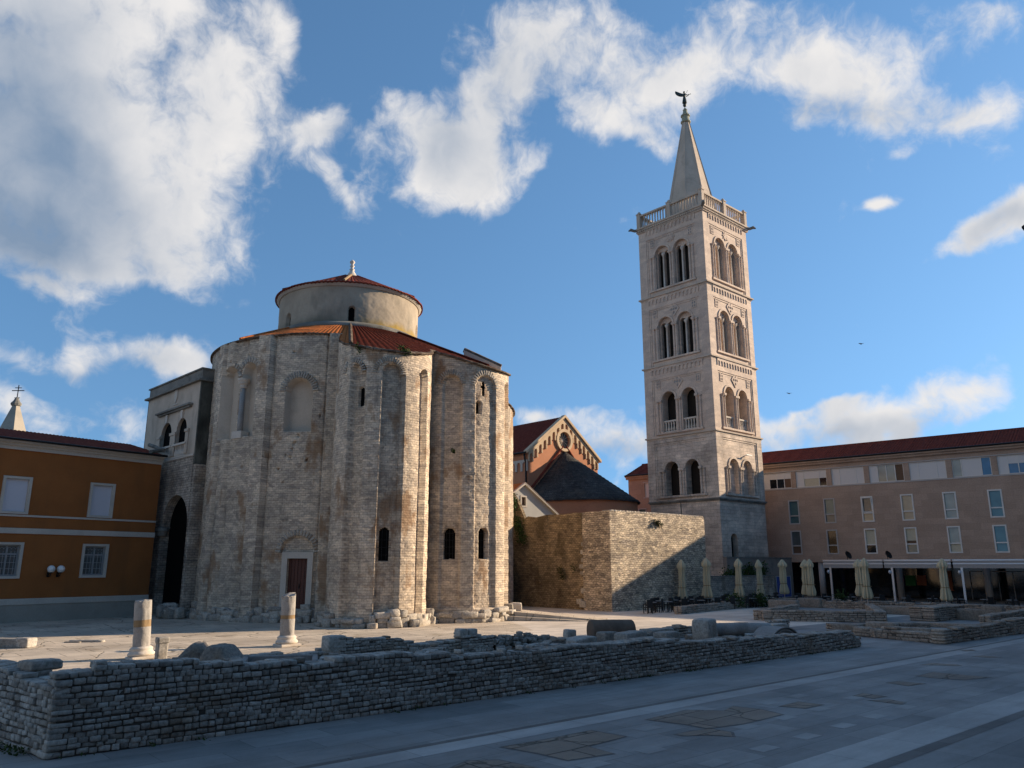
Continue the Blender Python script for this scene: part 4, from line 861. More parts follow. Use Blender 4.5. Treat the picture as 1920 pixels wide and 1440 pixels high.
mb = MB(); zt2 = zat(30, 722, 118); mb.tube([(0, 0, zt1 + .4), (0, 0, zt2)], .07, 6); mb.box(-.95, -.06, zt2 - .95, .95, .06, zt2 - .83); mb.box(-.5, -.06, zt2 - .5, .5, .06, zt2 - .4); mb.box(-.4, -.06, zt2 - 2.1, .4, .06, zt2 - 2.0); mb.build('iron_cross', MATS['iron'], spire)

# ------------------------------------------------------------------ bell tower
tA = unit(.74, .67); tB = np.array([-tA[1], tA[0]]); tO = np.array([21.3, 80.0]); TS = 8.8
tower = thing('bell_tower', 'tall square stone bell tower with arched openings, a balustrade and a stone spire', 'bell tower', (tO[0], tO[1], 0), rzd(tA))
ZS = [0, 10.2, 17.3, 25.4, 33.8, 42.5]
F_R = Matrix.Identity(4); F_L = Matrix(((0, 1, 0, 0), (-1, 0, 0, TS), (0, 0, 1, 0), (0, 0, 0, 1))); F_R2 = Matrix(((0, -1, 0, TS), (1, 0, 0, 0), (0, 0, 1, 0), (0, 0, 0, 1))); F_B = Matrix(((-1, 0, 0, TS), (0, -1, 0, TS), (0, 0, 1, 0), (0, 0, 0, 1)))
FACES = [F_R, F_L, F_R2, F_B]
cs = (TS / 2 - 1.32, TS / 2 + 1.32)
def tower_storey(i, z0, z1, wmat, aw, sill, top, kind):
    for fi, Fm in enumerate(FACES):
        blind = kind == 'low' and fi == 0
        hs = [arch(c - aw / 2, c + aw / 2, sill, top) for c in cs]
        x0, x1_ = (0, TS) if fi in (0, 3) else (.001, TS - .001)
        mb = MB(); mb.panel(rect(x0, z0, x1_, z1), hs, .55 if blind else 1.0, Fm, sides=False); mb.build('wall', MATS[wmat], tower)
        if fi > 1: continue
        # raised corner strips and double frame
        mb = MB(); zt_ = z1 - (1.55 if kind != 'low' else .7)
        mb.panel(rect(.0 if fi == 0 else -.12, z0 + .02, TS + .12 if fi else TS, z1 - .02), [rect(.95, z0 + .05, TS - .95, zt_)], .12, Fm @ T(0, -.12, 0)); mb.panel(rect(.95, z0 + .05, TS - .95, zt_), [rect(1.15, z0 + .06, TS - 1.15, zt_ - .2)], .06, Fm @ T(0, -.06, 0))
        mb.build('frame_moulding', MATS[wmat], tower)
        for c in cs:
            if blind:
                mb = MB(); mb.panel(arch(c - aw / 2 - .05, c + aw / 2 + .05, sill - .05, top + .05), [], .05, Fm @ T(0, .5, 0)); mb.build('blind_arch', MATS[wmat], tower)
            if kind == 'bifora':
                w2 = aw / 2 - .2; zs = top - aw / 2; za = zs + .05 + w2 / 2
                mb = MB(); mb.panel(arch(c - aw / 2 - .04, c + aw / 2 + .04, sill - .03, top + .04), [arch(c - .1 - w2, c - .1, sill - .02, za), arch(c + .1, c + .1 + w2, sill - .02, za)], .3, Fm @ T(0, .38, 0))
                tr = mb.build('tracery', MATS[wmat], tower)
                mb = MB(); mb.lathe([(.17, sill), (.17, sill + .12), (.11, sill + .2), (.1, za - w2 / 2 - .35), (.13, za - w2 / 2 - .3), (.24, za - w2 / 2 - .05), (.25, za - w2 / 2 + .05)], 10, (c, .28), Fm); mb.build('colonnette', MATS['white_stone'], tr, True)
            if kind == 'balcony':
                mb = MB(); mb.box(c - aw / 2, .15, sill + 1.15, c + aw / 2, .45, sill + 1.32, Fm); mb.box(c - aw / 2, .15, sill, c + aw / 2, .45, sill + .12, Fm)
                for k in range(5): mb.lathe([(.09, sill + .12), (.13, sill + .3), (.07, sill + .7), (.1, sill + 1.15)], 8, (c - aw / 2 + aw * (k + .5) / 5, .3), Fm)
                mb.build('window_balustrade', MATS['white_stone'], tower)
            # archivolt ring
            n = 20; r0, r1 = aw / 2 + .02, aw / 2 + .24; zs = top - aw / 2
            mb = MB(); mb.panel([(c + r1 * math.cos(math.pi * k / n), zs + r1 * math.sin(math.pi * k / n)) for k in range(n + 1)] + [(c + r0 * math.cos(math.pi * k / n), zs + r0 * math.sin(math.pi * k / n)) for k in range(n, -1, -1)], [], .1, Fm @ T(0, -.09, 0)); mb.build('archivolt', MATS[wmat], tower)
        zs = top - aw / 2
        for x in (cs[0] - aw / 2 - .2, (cs[0] + cs[1]) / 2 - .17, (cs[0] + cs[1]) / 2 + .17, cs[1] + aw / 2 + .2, cs[0] - aw / 2 - .62, cs[1] + aw / 2 + .62):
            outer = x < cs[0] - aw / 2 - .5 or x > cs[1] + aw / 2 + .5
            mb = MB(); mb.lathe([(.16, sill - .1), (.16, sill + .15), (.12, sill + .25), (.12, zs - .35)], 10, (x, -.04), Fm)
            if not outer: mb.box(x - .2, -.26, zs - .2, x + .2, .02, zs + .04, Fm)
            mb.lathe([(.12, zs - .35), (.2, zs - .2), (.2, zs - .12)], 8, (x, -.06), Fm); mb.build('half_column', MATS[wmat], tower)
        mb = MB(); mb.box(cs[0] - aw / 2 - .9, -.2, sill - .22, cs[1] + aw / 2 + .9, .1, sill - .02, Fm); mb.build('sill', MATS[wmat], tower)
        if kind != 'low':
            # corbel table of little arches
            n = 13; xa, xb = .95, TS - .95; p = (xb - xa) / n; r = p * .34; zc = z1 - .62; pts = [(xa, zc - .34), ]
            for k in range(n):
                c = xa + p * (k + .5); pts += [(c - r, zc - .34)] + [(c - r * math.cos(math.pi * j / 8), zc + r * math.sin(math.pi * j / 8)) for j in range(9)] + [(c + r, zc - .34)]
            pts += [(xb, zc - .34), (xb, z1 - .1), (xa, z1 - .1)]
            mb = MB(); mb.panel(pts, [], .2, Fm @ T(0, -.2, 0)); mb.build('corbel_table', MATS[wmat], tower)
            # ornaments: pierced lozenge or rosette and two small plaques; dark backing plates stand in for hole shade
            zo = z1 - 2.15; co = TS / 2
            mb = MB(); 
            if z1 > 40:
                ring = [(co + (.62 if k % 2 == 0 else .36) * math.cos(math.pi * k / 8), zo + (.62 if k % 2 == 0 else .36) * math.sin(math.pi * k / 8)) for k in range(16)]
                hl = [[(co + .36 * math.cos(a) + .09 * math.cos(t), zo + .36 * math.sin(a) + .09 * math.sin(t)) for t in np.linspace(0, 2 * math.pi, 7)[:-1]] for a in np.linspace(0, 2 * math.pi, 9)[:-1]]
                hl = [[(co + .3 * math.cos(a) + .075 * math.cos(t), zo + .3 * math.sin(a) + .075 * math.sin(t)) for t in np.linspace(0, 2 * math.pi, 7)[:-1]] for a in np.linspace(0, 2 * math.pi, 7)[:-1]]
                mb.panel(ring, hl, .08, Fm @ T(0, -.08, 0))
            else:
                ring = [(co, zo - .85), (co + .72, zo), (co, zo + .85), (co - .72, zo)]; hl = []
                for a, b in ((0, .42), (.34, 0), (-.34, 0), (0, -.42), (0, 0)): hl.append([(co + a, zo + b - .19), (co + a + .16, zo + b), (co + a, zo + b + .19), (co + a - .16, zo + b)])
                mb.panel(ring, hl, .08, Fm @ T(0, -.08, 0))
            mb.panel(ring, [], .02, Fm @ T(0, -.025, 0), mat=1); mb.build('rosette', [MATS[wmat], MATS['grey_stone']], tower)
            for c in (1.75, TS - 1.75):
                mb = MB(); zq = zo + .15; hl = [rect(c - .2, zq - .55, c - .05, zq - .3), rect(c + .05, zq - .55, c + .2, zq - .3), rect(c - .2, zq - .2, c - .05, zq + .05), rect(c + .05, zq - .2, c + .2, zq + .05), arch(c - .2, c + .2, zq + .15, zq + .5, 6)]
                mb.panel(arch(c - .3, c + .3, zq - .65, zq + .66, 8), hl, .06, Fm @ T(0, -.06, 0)); mb.panel(arch(c - .29, c + .29, zq - .64, zq + .65, 8), [], .02, Fm @ T(0, -.022, 0), mat=1); mb.build('plaque', [MATS[wmat], MATS['grey_stone']], tower)
tower_storey(1, ZS[1], ZS[2], 'old_ashlar', 1.75, 10.75, 14.45, 'low')
tower_storey(2, ZS[2], ZS[3], 'ashlar', 1.75, 17.75, 22.3, 'balcony')
tower_storey(3, ZS[3], ZS[4], 'ashlar', 1.95, 26.15, 31.0, 'bifora')
tower_storey(4, ZS[4], ZS[5], 'ashlar', 1.95, 34.55, 39.7, 'bifora')
def tow(x, y): return PH(tO, tA, x, y)
for fi, Fm in enumerate(FACES):
    hs = []
    if fi == 0:
        a0, a1 = tow(1371.5, 1025)[0], tow(1384, 1025)[0]; hs = [arch(a0, a1, 2.0, tow(1377, 1000)[1])]
    mb = MB(); mb.panel(rect(0 if fi in (0, 3) else .001, 0, TS if fi in (0, 3) else TS - .001, ZS[1]), hs, .8, Fm, sides=False); mb.build('base_wall', MATS['old_ashlar'], tower)
    if hs: mb = MB(); mb.panel(arch(a0 - .05, a1 + .05, 1.9, hs[0][3][1] + 1), [], .05, Fm @ T(0, .6, 0)); mb.build('doorway_void', MATS['dark_void'], tower)
mb = MB()
for z in ZS[1:5]: mb.box(.9, .9, z - .25, TS - .9, TS - .9, z + .05)
mb.build('floors', MATS['cap_concrete'], tower)
for za_, zb_ in ((10.6, 16.6), (17.5, 24.9), (26, 33.2), (34.4, 41.8)):
    mb = MB(); mb.box(1.25, 1.25, za_, TS - 1.25, TS - 1.25, zb_); mb.build('dark_core', MATS['core_black'], tower)  # solid dark box added so the tower openings read dark
for z, pr_, h in ((ZS[1], .22, .28), (ZS[2], .26, .3), (ZS[3], .30, .3), (ZS[4], .34, .32)):
    mb = MB(); mb.box(-pr_ * .5, -pr_ * .5, z - h, TS + pr_ * .5, TS + pr_ * .5, z - h * .5); mb.box(-pr_, -pr_, z - h * .5, TS + pr_, TS + pr_, z); mb.build('string_course', MATS['cap_concrete' if z < 12 else 'spire_stone'], tower)
mb = MB(); z = ZS[5]
mb.box(-.25, -.25, z - .35, TS + .25, TS + .25, z - .2); mb.box(-.42, -.42, z + .1, TS + .42, TS + .42, z + .3); mb.box(-.3, -.3, z - .05, TS + .3, TS + .3, z + .1)
for Fm in FACES:
    for k in range(34): x = -.3 + (TS + .6) * (k + .5) / 34; mb.box(x - .08, -.36, z - .2, x + .08, -.2, z - .05, Fm)
mb.build('cornice', MATS['spire_stone'], tower)
for sxx, syy in ((-1, -1), (1, -1), (-1, 1), (1, 1)):       # spouts at the corners
    cx, cy = (TS if sxx > 0 else 0), (TS if syy > 0 else 0)
    if sxx > 0 and syy > 0: continue
    mb = MB(); d = .71; mb.tube([(cx, cy, z + .15), (cx + sxx * .45, cy + syy * .45, z + .12), (cx + sxx * .75, cy + syy * .75, z + .28), (cx + sxx * .95, cy + syy * .95, z + .12)], [.2, .18, .2, .07], 8); mb.build('gargoyle', MATS['cap_concrete'], tower)
zb0 = z + .3; zb1 = zb0 + 1.75
for Fm in FACES:
    mb = MB(); mb.box(.3, -.12, zb0, TS - .3, .22, zb0 + .16, Fm); mb.box(.25, -.16, zb1 - .2, TS - .25, .26, zb1, Fm)
    for seg in range(2):
        for k in range(9):
            x = .55 + seg * (TS / 2 - .1) + (TS / 2 - .9) * (k + .5) / 9
            mb.lathe([(.12, zb0 + .16), (.12, zb0 + .25), (.075, zb0 + .4), (.085, zb1 - .5), (.12, zb1 - .4), (.12, zb1 - .2)], 7, (x, .05), Fm)
    mb.build('balustrade', MATS['spire_stone'], tower)
for px_, py_ in [(0, 0), (TS, 0), (0, TS), (TS, TS), (TS / 2, 0), (0, TS / 2), (TS, TS / 2), (TS / 2, TS)]:
    mb = MB(); mb.box(px_ - .24, py_ - .24, zb0, px_ + .24, py_ + .24, zb1 + .1); mb.box(px_ - .3, py_ - .3, zb1 + .1, px_ + .3, py_ + .3, zb1 + .2); mb.lathe([(.16, zb1 + .2), (.22, zb1 + .32), (.12, zb1 + .48), (.02, zb1 + .56)], 10, (px_, py_)); mb.build('balustrade_post', MATS['spire_stone'], tower)
ctr = TS / 2; zt_ = 57.0; mb = MB(); rs = 3.35
oct_ = []
for k in range(8): a = math.pi / 8 + k * math.pi / 4; oct_.append((math.cos(a), math.sin(a)))
v = [(ctr + rs * c, ctr + rs * s, zb0 - .2) for c, s in oct_] + [(ctr + .42 * c, ctr + .42 * s, zt_) for c, s in oct_]
mb.add(v, [(i, (i + 1) % 8, 8 + (i + 1) % 8, 8 + i) for i in range(8)] + [tuple(range(8, 16))])
for i in range(8):
    a = Vector(v[i]); b = Vector(v[8 + i]); mb.tube([a, b], [.11, .05], 6)
sp = mb.build('spire', MATS['spire_stone'], tower)
mb = MB(); mb.lathe([(.5, zt_ - .1), (.62, zt_ - .02), (.62, zt_ + .12), (.5, zt_ + .2), (.44, zt_ + .75), (.58, zt_ + .85), (.58, zt_ + .98), (.4, zt_ + 1.1), (.24, zt_ + 1.6), (.3, zt_ + 1.7), (.12, zt_ + 2.0)], 12, (ctr, ctr)); mb.build('spire_cap', MATS['verdigris'], sp)
# gilded-bronze angel weathervane on a ball: wings to the left, arms lifted to the right
ang = MB(); za = zt_ + 1.95; cM = T(ctr, ctr, za, -rzd(tA)) @ Matrix.Scale(.86, 4)
ang.lathe([(.04, 0), (.05, .25), (.22, .4), (.27, .58), (.2, .76), (.07, .86)], 12, M=cM)
ang.lathe([(.27, .86), (.34, .95), (.31, 1.2), (.24, 1.6), (.17, 1.95), (.21, 2.2), (.22, 2.36), (.09, 2.46), (.075, 2.54)], 14, M=cM, ripple=lambda a, z: 1 + .07 * math.sin(7 * a))
ang.lathe([(.02, 2.5), (.12, 2.56), (.145, 2.68), (.12, 2.8), (.02, 2.86)], 12, M=cM)
for yy in (-.17, .17): ang.tube([(.1, yy, 2.34), (.38, yy, 2.12), (.66, yy * .8, 2.28)], [.075, .06, .045], 7, cM)
ang.tube([(.62, .1, 2.24), (.8, .1, 2.42), (.98, .1, 2.5)], [.03, .03, .06], 6, cM); ang.tube([(.3, -.15, 2.5), (.42, -.15, 2.75), (.5, -.15, 2.95)], [.03, .03, .02], 6, cM)
for yy in (-.1, .1):
    w = [(-.1, 2.36), (-.45, 2.42), (-.9, 2.62), (-1.3, 2.78), (-1.25, 2.5), (-1.05, 2.25), (-.75, 2.08), (-.4, 2.02), (-.12, 2.06)]
    ang.prism(w, -.04, .04, M=cM @ T(0, yy, 0, 0) @ Matrix.Rotation(R(90), 4, 'X'))
ang.build('angel_statue', MATS['bronze'], tower)
# rusty water stain box and lightning cable
mb = MB(); u0 = tow(1401, 906)[0]; mb.box(.4, -.06, 0, .46, -.02, 10, F_L @ T(3.6, 0, 0)); mb.build('cable', MATS['iron'], tower)
mb = MB(); u, zz = tow(1397, 855); mb.box(u, -.5, zz, u + .1, 0, zz + .08); mb.box(u - .6, -.56, zz, u + .5, -.46, zz + .09); mb.build('floodlight', MATS['white_paint'], tower)

# ------------------------------------------------------------------ curtain wall between church and tower
cO = np.array([7.55, 60.6]); cA = unit(.755, .656); cB = np.array([-cA[1], cA[0]])
cw = thing('stone_wall', 'tall warm rubble wall with a sharp corner between the round church and the tower', 'wall', (cO[0], cO[1], 0), rzd(cA))
def wr(x, y): return PH(cO, cA, x, y)
def wl(x, y): return PH(cO, -cB, x, y)
Lr = wr(1321.5, 1000)[0]
tops = [(x, wr(x, y)[1]) for x, y in [(1150, 957.5), (1180, 959.5), (1215, 962), (1250, 964), (1290, 967), (1321, 969.5)]]
mb = MB(); mb.panel([(0, 0), (Lr, 0)] + [(wr(x, 1000)[0] if x > 1150 else 0, z + .03 * rng.uniform(-1, 1)) for x, z in tops[::-1]], [], .9, sides=False); mb.box(Lr - .3, .004, 0, Lr, .9, tops[-1][1] - .05); mb.build('right_wall_face', MATS['warm_wall'], cw)
FL = Matrix(((0, 1, 0, 0), (-1, 0, 0, 0), (0, 0, 1, 0), (0, 0, 0, 1)))      # face along -cB seen from the left: panel x = -(local y)
xl = wl(1098, 1050)[0]; xe = wl(940, 1050)[0]
mb = MB(); mb.panel([(xl, 0), (0, 0), (0, wr(1150, 957.5)[1]), (wl(1120, 959)[0], wl(1120, 959)[1]), (xl, wl(1098, 960)[1])], [], 1.2, FL, sides=False); mb.box(.004, -xl - .002, 0, .4, -xl + .3, wl(1098, 960)[1] - .03); mb.build('left_wall_face', MATS['warm_wall'], cw)
zz = lambda x, y: (wl(x, y)[0], wl(x, y)[1])
mb = MB(); mb.panel([(xe, 0), (xl, 0), zz(1098, 961), zz(1075, 961), zz(1050, 964), zz(1020, 965), zz(1000, 970), zz(985, 968), zz(979, 972), zz(966, 940), zz(957, 926), (xe, zz(957, 920)[1] + .8)], [], .3, FL @ T(0, .3, 0)); mb.build('rear_wall_face', MATS['brown_wall'], cw)
S = Stones()
for (x, y, s) in [(1092, 1133, .45), (1085, 1128, .35), (1093, 1108, .35), (1092, 1050, .3), (1091, 1035, .28), (1089, 1062, .3), (1091, 1020, .25), (1090, 1075, .26)]:
    u, z = wl(x, y); S.add((.2, -u, z), (s * .5, s * .8, s * .55), rng.uniform(-.2, .2), .15)
S.build('toothing_blocks', MATS['plinth_stone'], cw)
S = Stones(); u = .1
while u < Lr - .2: w = rng.uniform(.2, .5); zz_ = float(np.interp(u + w / 2, [wr(x, 1000)[0] if x > 1150 else 0 for x, _ in tops], [z for _, z in tops])); S.add((u + w / 2, .45, zz_ + .0), (w / 2, .45, .07), 0, .25); u += w
S.build('coping_stones', MATS['plinth_stone'], cw)
def wpt2(fn, d, x, y): u, z = fn(x, y); q = cO + d * u; n_ = np.array([d[1], -d[0]]); q = q + n_ * .1; return (q[0], q[1], z)
plant('weed', 'dark tuft growing from the top right part of the tall stone wall', [wpt2(wr, cA, x, y) for x, y in [(1230, 981), (1235, 984), (1228, 978)]], 60, .1, (.16, .12, .12), 4, 'dry_foliage')
plant('weed', 'weeds in the joints of the shaded wall, low near its broken blocks', [wpt2(wl, -cB, x, y) for x, y in [(1052, 1073), (1056, 1082), (1078, 1065), (1050, 1066)]], 50, .1, (.15, .15, .15), 5, 'dry_foliage')
plant('ivy', 'ivy running down the sloping wall next to the last apse', [wpt2(wl, -cB, x, y) for x, y in [(963, 934), (966, 950), (968, 975), (974, 985), (978, 1000), (972, 992), (982, 1012), (963, 942)]], 90, .12, (.2, .2, .3), 6)

# ------------------------------------------------------------------ cathedral behind
gA = tA; gB = tB; gO = np.array([1.75, 85.0])
cath = thing('cathedral', 'red plastered cathedral end with an arcaded gable, round window and dark conical apse roof', 'church', (gO[0], gO[1], 0), rzd(gA))
def gh(x, y): return PH(gO, gA, x, y)
gw = gh(1120, 860)[0]; ga, gz = gh(1056, 785); zl = gh(992, 850)[1]; zr = gh(1120, 862)[1]; ze_ = (zl + zr) / 2
ga = gw / 2; oc = gh(1059, 826); 
def circ(cx, cz, r, n=24): return [(cx + r * math.cos(2 * math.pi * k / n), cz + r * math.sin(2 * math.pi * k / n)) for k in range(n)]
mb = MB(); mb.panel([(0, 0), (gw, 0), (gw, ze_), (ga, gz), (0, ze_)], [circ(ga, oc[1], 1.0)], .5); mb.build('gable_wall', MATS['red_plaster'], cath)
mb = MB(); mb.box(-.02, .05, 0, .1, 40, ze_); mb.box(gw - .1, .05, 0, gw + .02, 40, ze_); mb.build('nave_wall', MATS['red_plaster'], cath)
slope = math.atan2(gz - ze_, ga); SL = math.hypot(gz - ze_, ga) + .5
# raking arcade
for sd in (0, 1):
    n = 8; Lg = ga; pts = []; k_ = (gz - ze_) / ga
    def rk(x): return ze_ + k_ * x
    p = Lg / n; up = .0; lo = .62
    pts = [(0, rk(0) + .0)]; bot = []
    for k in range(n):
        c0 = k * p; w = p * .62; a0 = c0 + p * .19; a1 = a0 + w; zsp = rk(a0) - .55; zt2 = rk(a1) - .42
        bot += [(c0, rk(c0) - 1.05), (a0, rk(c0) - 1.05), (a0, zsp)] + [((a0 + a1) / 2 - w / 2 * math.cos(math.pi * j / 6), zsp + (zt2 - zsp) * j / 6 * .6 + w * .42 * math.sin(math.pi * j / 6)) for j in range(1, 6)] + [(a1, zsp + .1), (a1, rk(c0) - 1.05)]
        bot += [(c0 + p - .001, rk(c0) - 1.05)]
    poly = bot + [(Lg, rk(Lg) - 0.0), (0, rk(0))]
    if sd: poly = [(gw - x, z) for x, z in poly]
    mb = MB(); mb.panel(poly, [], .16, T(0, -.16, 0)); mb.build('gable_arcade', MATS['gable_trim'], cath)
mb = MB()
for sd in (0, 1):
    a = (-.35, ze_ - .12), (ga, gz + .22); pr2 = [(-.4, ze_ - .2), (ga, gz + .12), (ga, gz + .42), (-.4, ze_ + .12)]
    if sd: pr2 = [(gw - x, z) for x, z in pr2]
    mb.panel(pr2, [], .6, T(0, -.34, 0), back=True)
mb.build('gable_coping', MATS['gable_trim'], cath)
mb = MB(); n = 28; r1, r0 = 1.3, 1.0
mb.panel(circ(ga, oc[1], 1.32, 28), [circ(ga, oc[1], .98, 28)], .3, T(0, -.2, 0)); ow = mb.build('round_window', MATS['gable_trim'], cath)
mb = MB(); mb.panel(circ(ga, oc[1], 1.0), [], .04, T(0, .3, 0)); mb.build('pane', MATS['teal_glass'], ow)
mb = MB()
for k in range(12): a = 2 * math.pi * k / 12; mb.tube([(ga + .16 * math.cos(a), .24, oc[1] + .16 * math.sin(a)), (ga + .99 * math.cos(a), .24, oc[1] + .99 * math.sin(a))], .035, 5)
mb.lathe([(.18, -.04), (.18, .04), (.09, .05)], 14, M=T(ga, .24, oc[1]) @ Matrix.Rotation(R(90), 4, 'X')); mb.build('tracery', MATS['trim'], ow)
cr_ = straight_tiles('nave_roof', 40, SL, T(-.45, 40, ze_ - .1) @ Matrix.Rotation(R(-90), 4, 'Z') @ Matrix.Rotation(slope, 4, 'X'), 'tile_dark', cath)
straight_tiles('nave_roof', 40, SL, T(gw + .45, 0, ze_ - .1) @ Matrix.Rotation(R(90), 4, 'Z') @ Matrix.Rotation(slope, 4, 'X'), 'tile_dark', cath)
mb = MB(); FN = Matrix(((0, 1, 0, 0), (-1, 0, 0, 40), (0, 0, 1, 0), (0, 0, 0, 1))); n = 44; pts = [(0, ze_ - 2.1)]
for k in range(n): c = 40 * (k + .5) / n; r = .3; pts += [(c - r, ze_ - 2.1), (c - r, ze_ - 1.4)] + [(c - r * math.cos(math.pi * j / 6), ze_ - 1.4 + r * math.sin(math.pi * j / 6)) for j in range(1, 6)] + [(c + r, ze_ - 1.4), (c + r, ze_ - 2.1)]
pts += [(40, ze_ - 2.1), (40, ze_ - .85), (0, ze_ - .85)]; mb.panel(pts, [], .12, FN @ T(0, -.14, 0)); mb.build('nave_arcade', MATS['trim'], cath)
mb = MB(); mb.tube([(-.28, .3, ze_ - .2), (-.2, .25, ze_ - .9), (-.12, .2, ze_ - 1.2), (-.12, .2, 0)], .1, 8); mb.tube([(-.5, 40, ze_ - .1), (-.5, -.2, ze_ - .1)], .1, 8); mb.build('gutter_pipe', MATS['iron'], cath)
# apse: half cylinder with an oblique conical stone-slate roof whose top leans on the gable
RC = 6.1; kC = 2.67; zB = 10.2; zA = gh(1062, 846)[1]
mb = MB(); nn = 64; angs = np.linspace(math.pi, 2 * math.pi, nn)
bv = [(ga + RC * math.cos(a), -kC + RC * math.sin(a)) for a in angs]; bv = [(ga - RC, 0)] + bv + [(ga + RC, 0)]
for a, b in zip(bv[:-1], bv[1:]): mb.add([(a[0], a[1], 0), (b[0], b[1], 0), (b[0], b[1], zB), (a[0], a[1], zB)], [(0, 1, 2, 3)])
mb.build('apse_wall', MATS['red_plaster'], cath)
ov = 1.05; bo = [(ga + RC * ov * math.cos(a), -kC + RC * ov * math.sin(a)) for a in angs]; bo = [(ga - RC * ov, .0)] + bo + [(ga + RC * ov, .0)]; m_ = len(bo); rows = 40
V = []; 
for j in range(rows + 2):
    t = min(j, rows) / rows; tt = t ** .93
    for k, (x, y) in enumerate(bo):
        z = zB - .05 + (zA - zB) * (1 - tt) + (.05 * (j % 2) if j < rows else 0) - (.14 if j > rows else 0)
        V.append((ga + (x - ga) * tt, y * tt + (.02 if k in (0, m_ - 1) else 0), z + .04 * float(vnoise(k * .9, j * 1.1, 3))))
V = np.array(V).reshape(rows + 2, m_, 3); Q = grid_quads(rows + 2, m_); U = np.stack(np.meshgrid(np.arange(rows + 2) * .2, np.linspace(0, 22, m_), indexing='ij')[::-1], -1).reshape(-1, 2)
np_mesh('apse_roof', V.reshape(-1, 3), Q, U, None, None, MATS['shingle'], cath)
mb = MB()
for sg in (-1, 1): mb.tube([(ga + sg * .3, -.12, zA + .45), (ga + sg * RC * 1.05 * .5, -.12, zB + (zA - zB) * .5 + .55), (ga + sg * RC * 1.07, -.12, zB + .3)], .13, 6)
mb.build('flashing', MATS['tile_dark'], cath)

# ------------------------------------------------------------------ little grey house in front of the cathedral
hA = unit(.80, .60); Yh = 71.; hx = ray(982, 905); hO = hx[:2] * (Yh / hx[1])
def hh(x, y): return PH(hO, hA, x, y)
house = thing('small_house', 'small grey plastered house gable with one window behind the tall wall', 'house', (hO[0], hO[1], 0), rzd(hA))
zt_ = hh(982, 906)[1]; u1, z1_ = hh(1050, 970); k_ = (zt_ - z1_) / u1; we = u1 * 1.12
mb = MB(); wu0, wu1 = hh(978, 940)[0], hh(985.5, 940)[0]; wz1, wz0 = hh(981, 932)[1], hh(981, 948)[1]
mb.panel([(-we, 0), (we, 0), (we, zt_ - k_ * we), (0, zt_), (-we, zt_ - k_ * we)], [rect(wu0, wz0, wu1, wz1)], .25); mb.build('gable_wall', MATS['grey_plaster'], house)
mb = MB(); mb.box(-we, .25, 0, -we + .2, 9, zt_ - k_ * we); mb.box(we - .2, .25, 0, we, 9, zt_ - k_ * we); mb.build('side_wall', MATS['grey_plaster'], house)
mb = MB(); mb.panel(rect(wu0 - .14, wz0 - .14, wu1 + .14, wz1 + .14), [rect(wu0, wz0, wu1, wz1)], .1, T(0, -.04, 0)); w = mb.build('window', MATS['trim'], house); mb = MB(); mb.box(wu0, .15, wz0, wu1, .2, wz1); mb.build('pane', MATS['brown_curtain'], w)
sl_ = math.atan(k_)
straight_tiles('roof', 9.3, we / math.cos(sl_) + .3, T(-we - .25, 9, zt_ - k_ * (we + .25)) @ Matrix.Rotation(R(-90), 4, 'Z') @ Matrix.Rotation(sl_, 4, 'X'), 'tile_orange', house)
straight_tiles('roof', 9.3, we / math.cos(sl_) + .3, T(we + .25, -.3, zt_ - k_ * (we + .25)) @ Matrix.Rotation(R(90), 4, 'Z') @ Matrix.Rotation(sl_, 4, 'X'), 'tile_orange', house)
mb = MB()
for sg in (-1, 1): mb.panel([(sg * x, z) for x, z in [(we + .2, zt_ - k_ * (we + .2) - .16), (0, zt_ - .14), (0, zt_ + .06), (we + .2, zt_ - k_ * (we + .2) + .04)]], [], .3, T(0, -.28, 0))
mb.build('verge', MATS['trim'], house)

# ------------------------------------------------------------------ long modern building on the right
rD = unit(.758, -.652); rO = np.array([15.4, 102.7])
mod = thing('modern_building', 'long four storey stone-clad building with a red tiled roof and white strip windows', 'building', (rO[0], rO[1], 0), rzd(rD))
RL = 76.; zE = 14.75; zF = 3.75
cx = lambda k: 21.78 + 3.955 * k
holes = []
def wins():
    for k in range(-5, 11):
        c = cx(k)
        if c < 1: continue
        yield ('mid', k, c - .58, c + .58, 7.93, 10.57); yield ('low', k, c - .56, c + .56, 4.61, 7.18)
    for k in range(-5, 11):
        c = 17.85 + 3.97 * k
        if c < .2: continue
        yield ('top', k, c + .12 + 2.1 - 1.75, c + .12 + 2.1 + 1.68, 12.0, 13.82)
WL = list(wins())
mb = MB(); mb.panel(rect(0, zF, RL, zE), [rect(a, z0, b, z1) for _, _, a, b, z0, z1 in WL], .3); mb.box(-.01, .02, 0, 0.0, 11, zE); mb.box(RL, 0, 0, RL + .01, 11, zE); mb.box(0, 11, 0, RL, 11.2, zE); mb.box(0.05, .3, zF, RL, 4.6, zF + .1); mb.build('wall', MATS['cladding'], mod)
mid_st = {0: 'teal_glass', 1: 'teal_glass', 2: 'grey_glass', 3: 'cream_glass', 4: 'cream_glass', 5: 'teal_glass'}; low_st = {0: 'grey_glass', 1: 'dark_glass', 2: 'curtain', 3: 'curtain', 4: 'cream_glass', 5: 'teal_glass'}
low_b = {0: 'brown_curtain', 1: 'dark_glass', 2: 'dark_glass', 3: 'teal_glass', 4: 'curtain', 5: 'teal_glass'}; mid_b = {0: 'teal_glass', 1: 'grey_glass', 2: 'cream_glass', 3: 'cream_glass', 4: 'cream_glass', 5: 'teal_glass'}
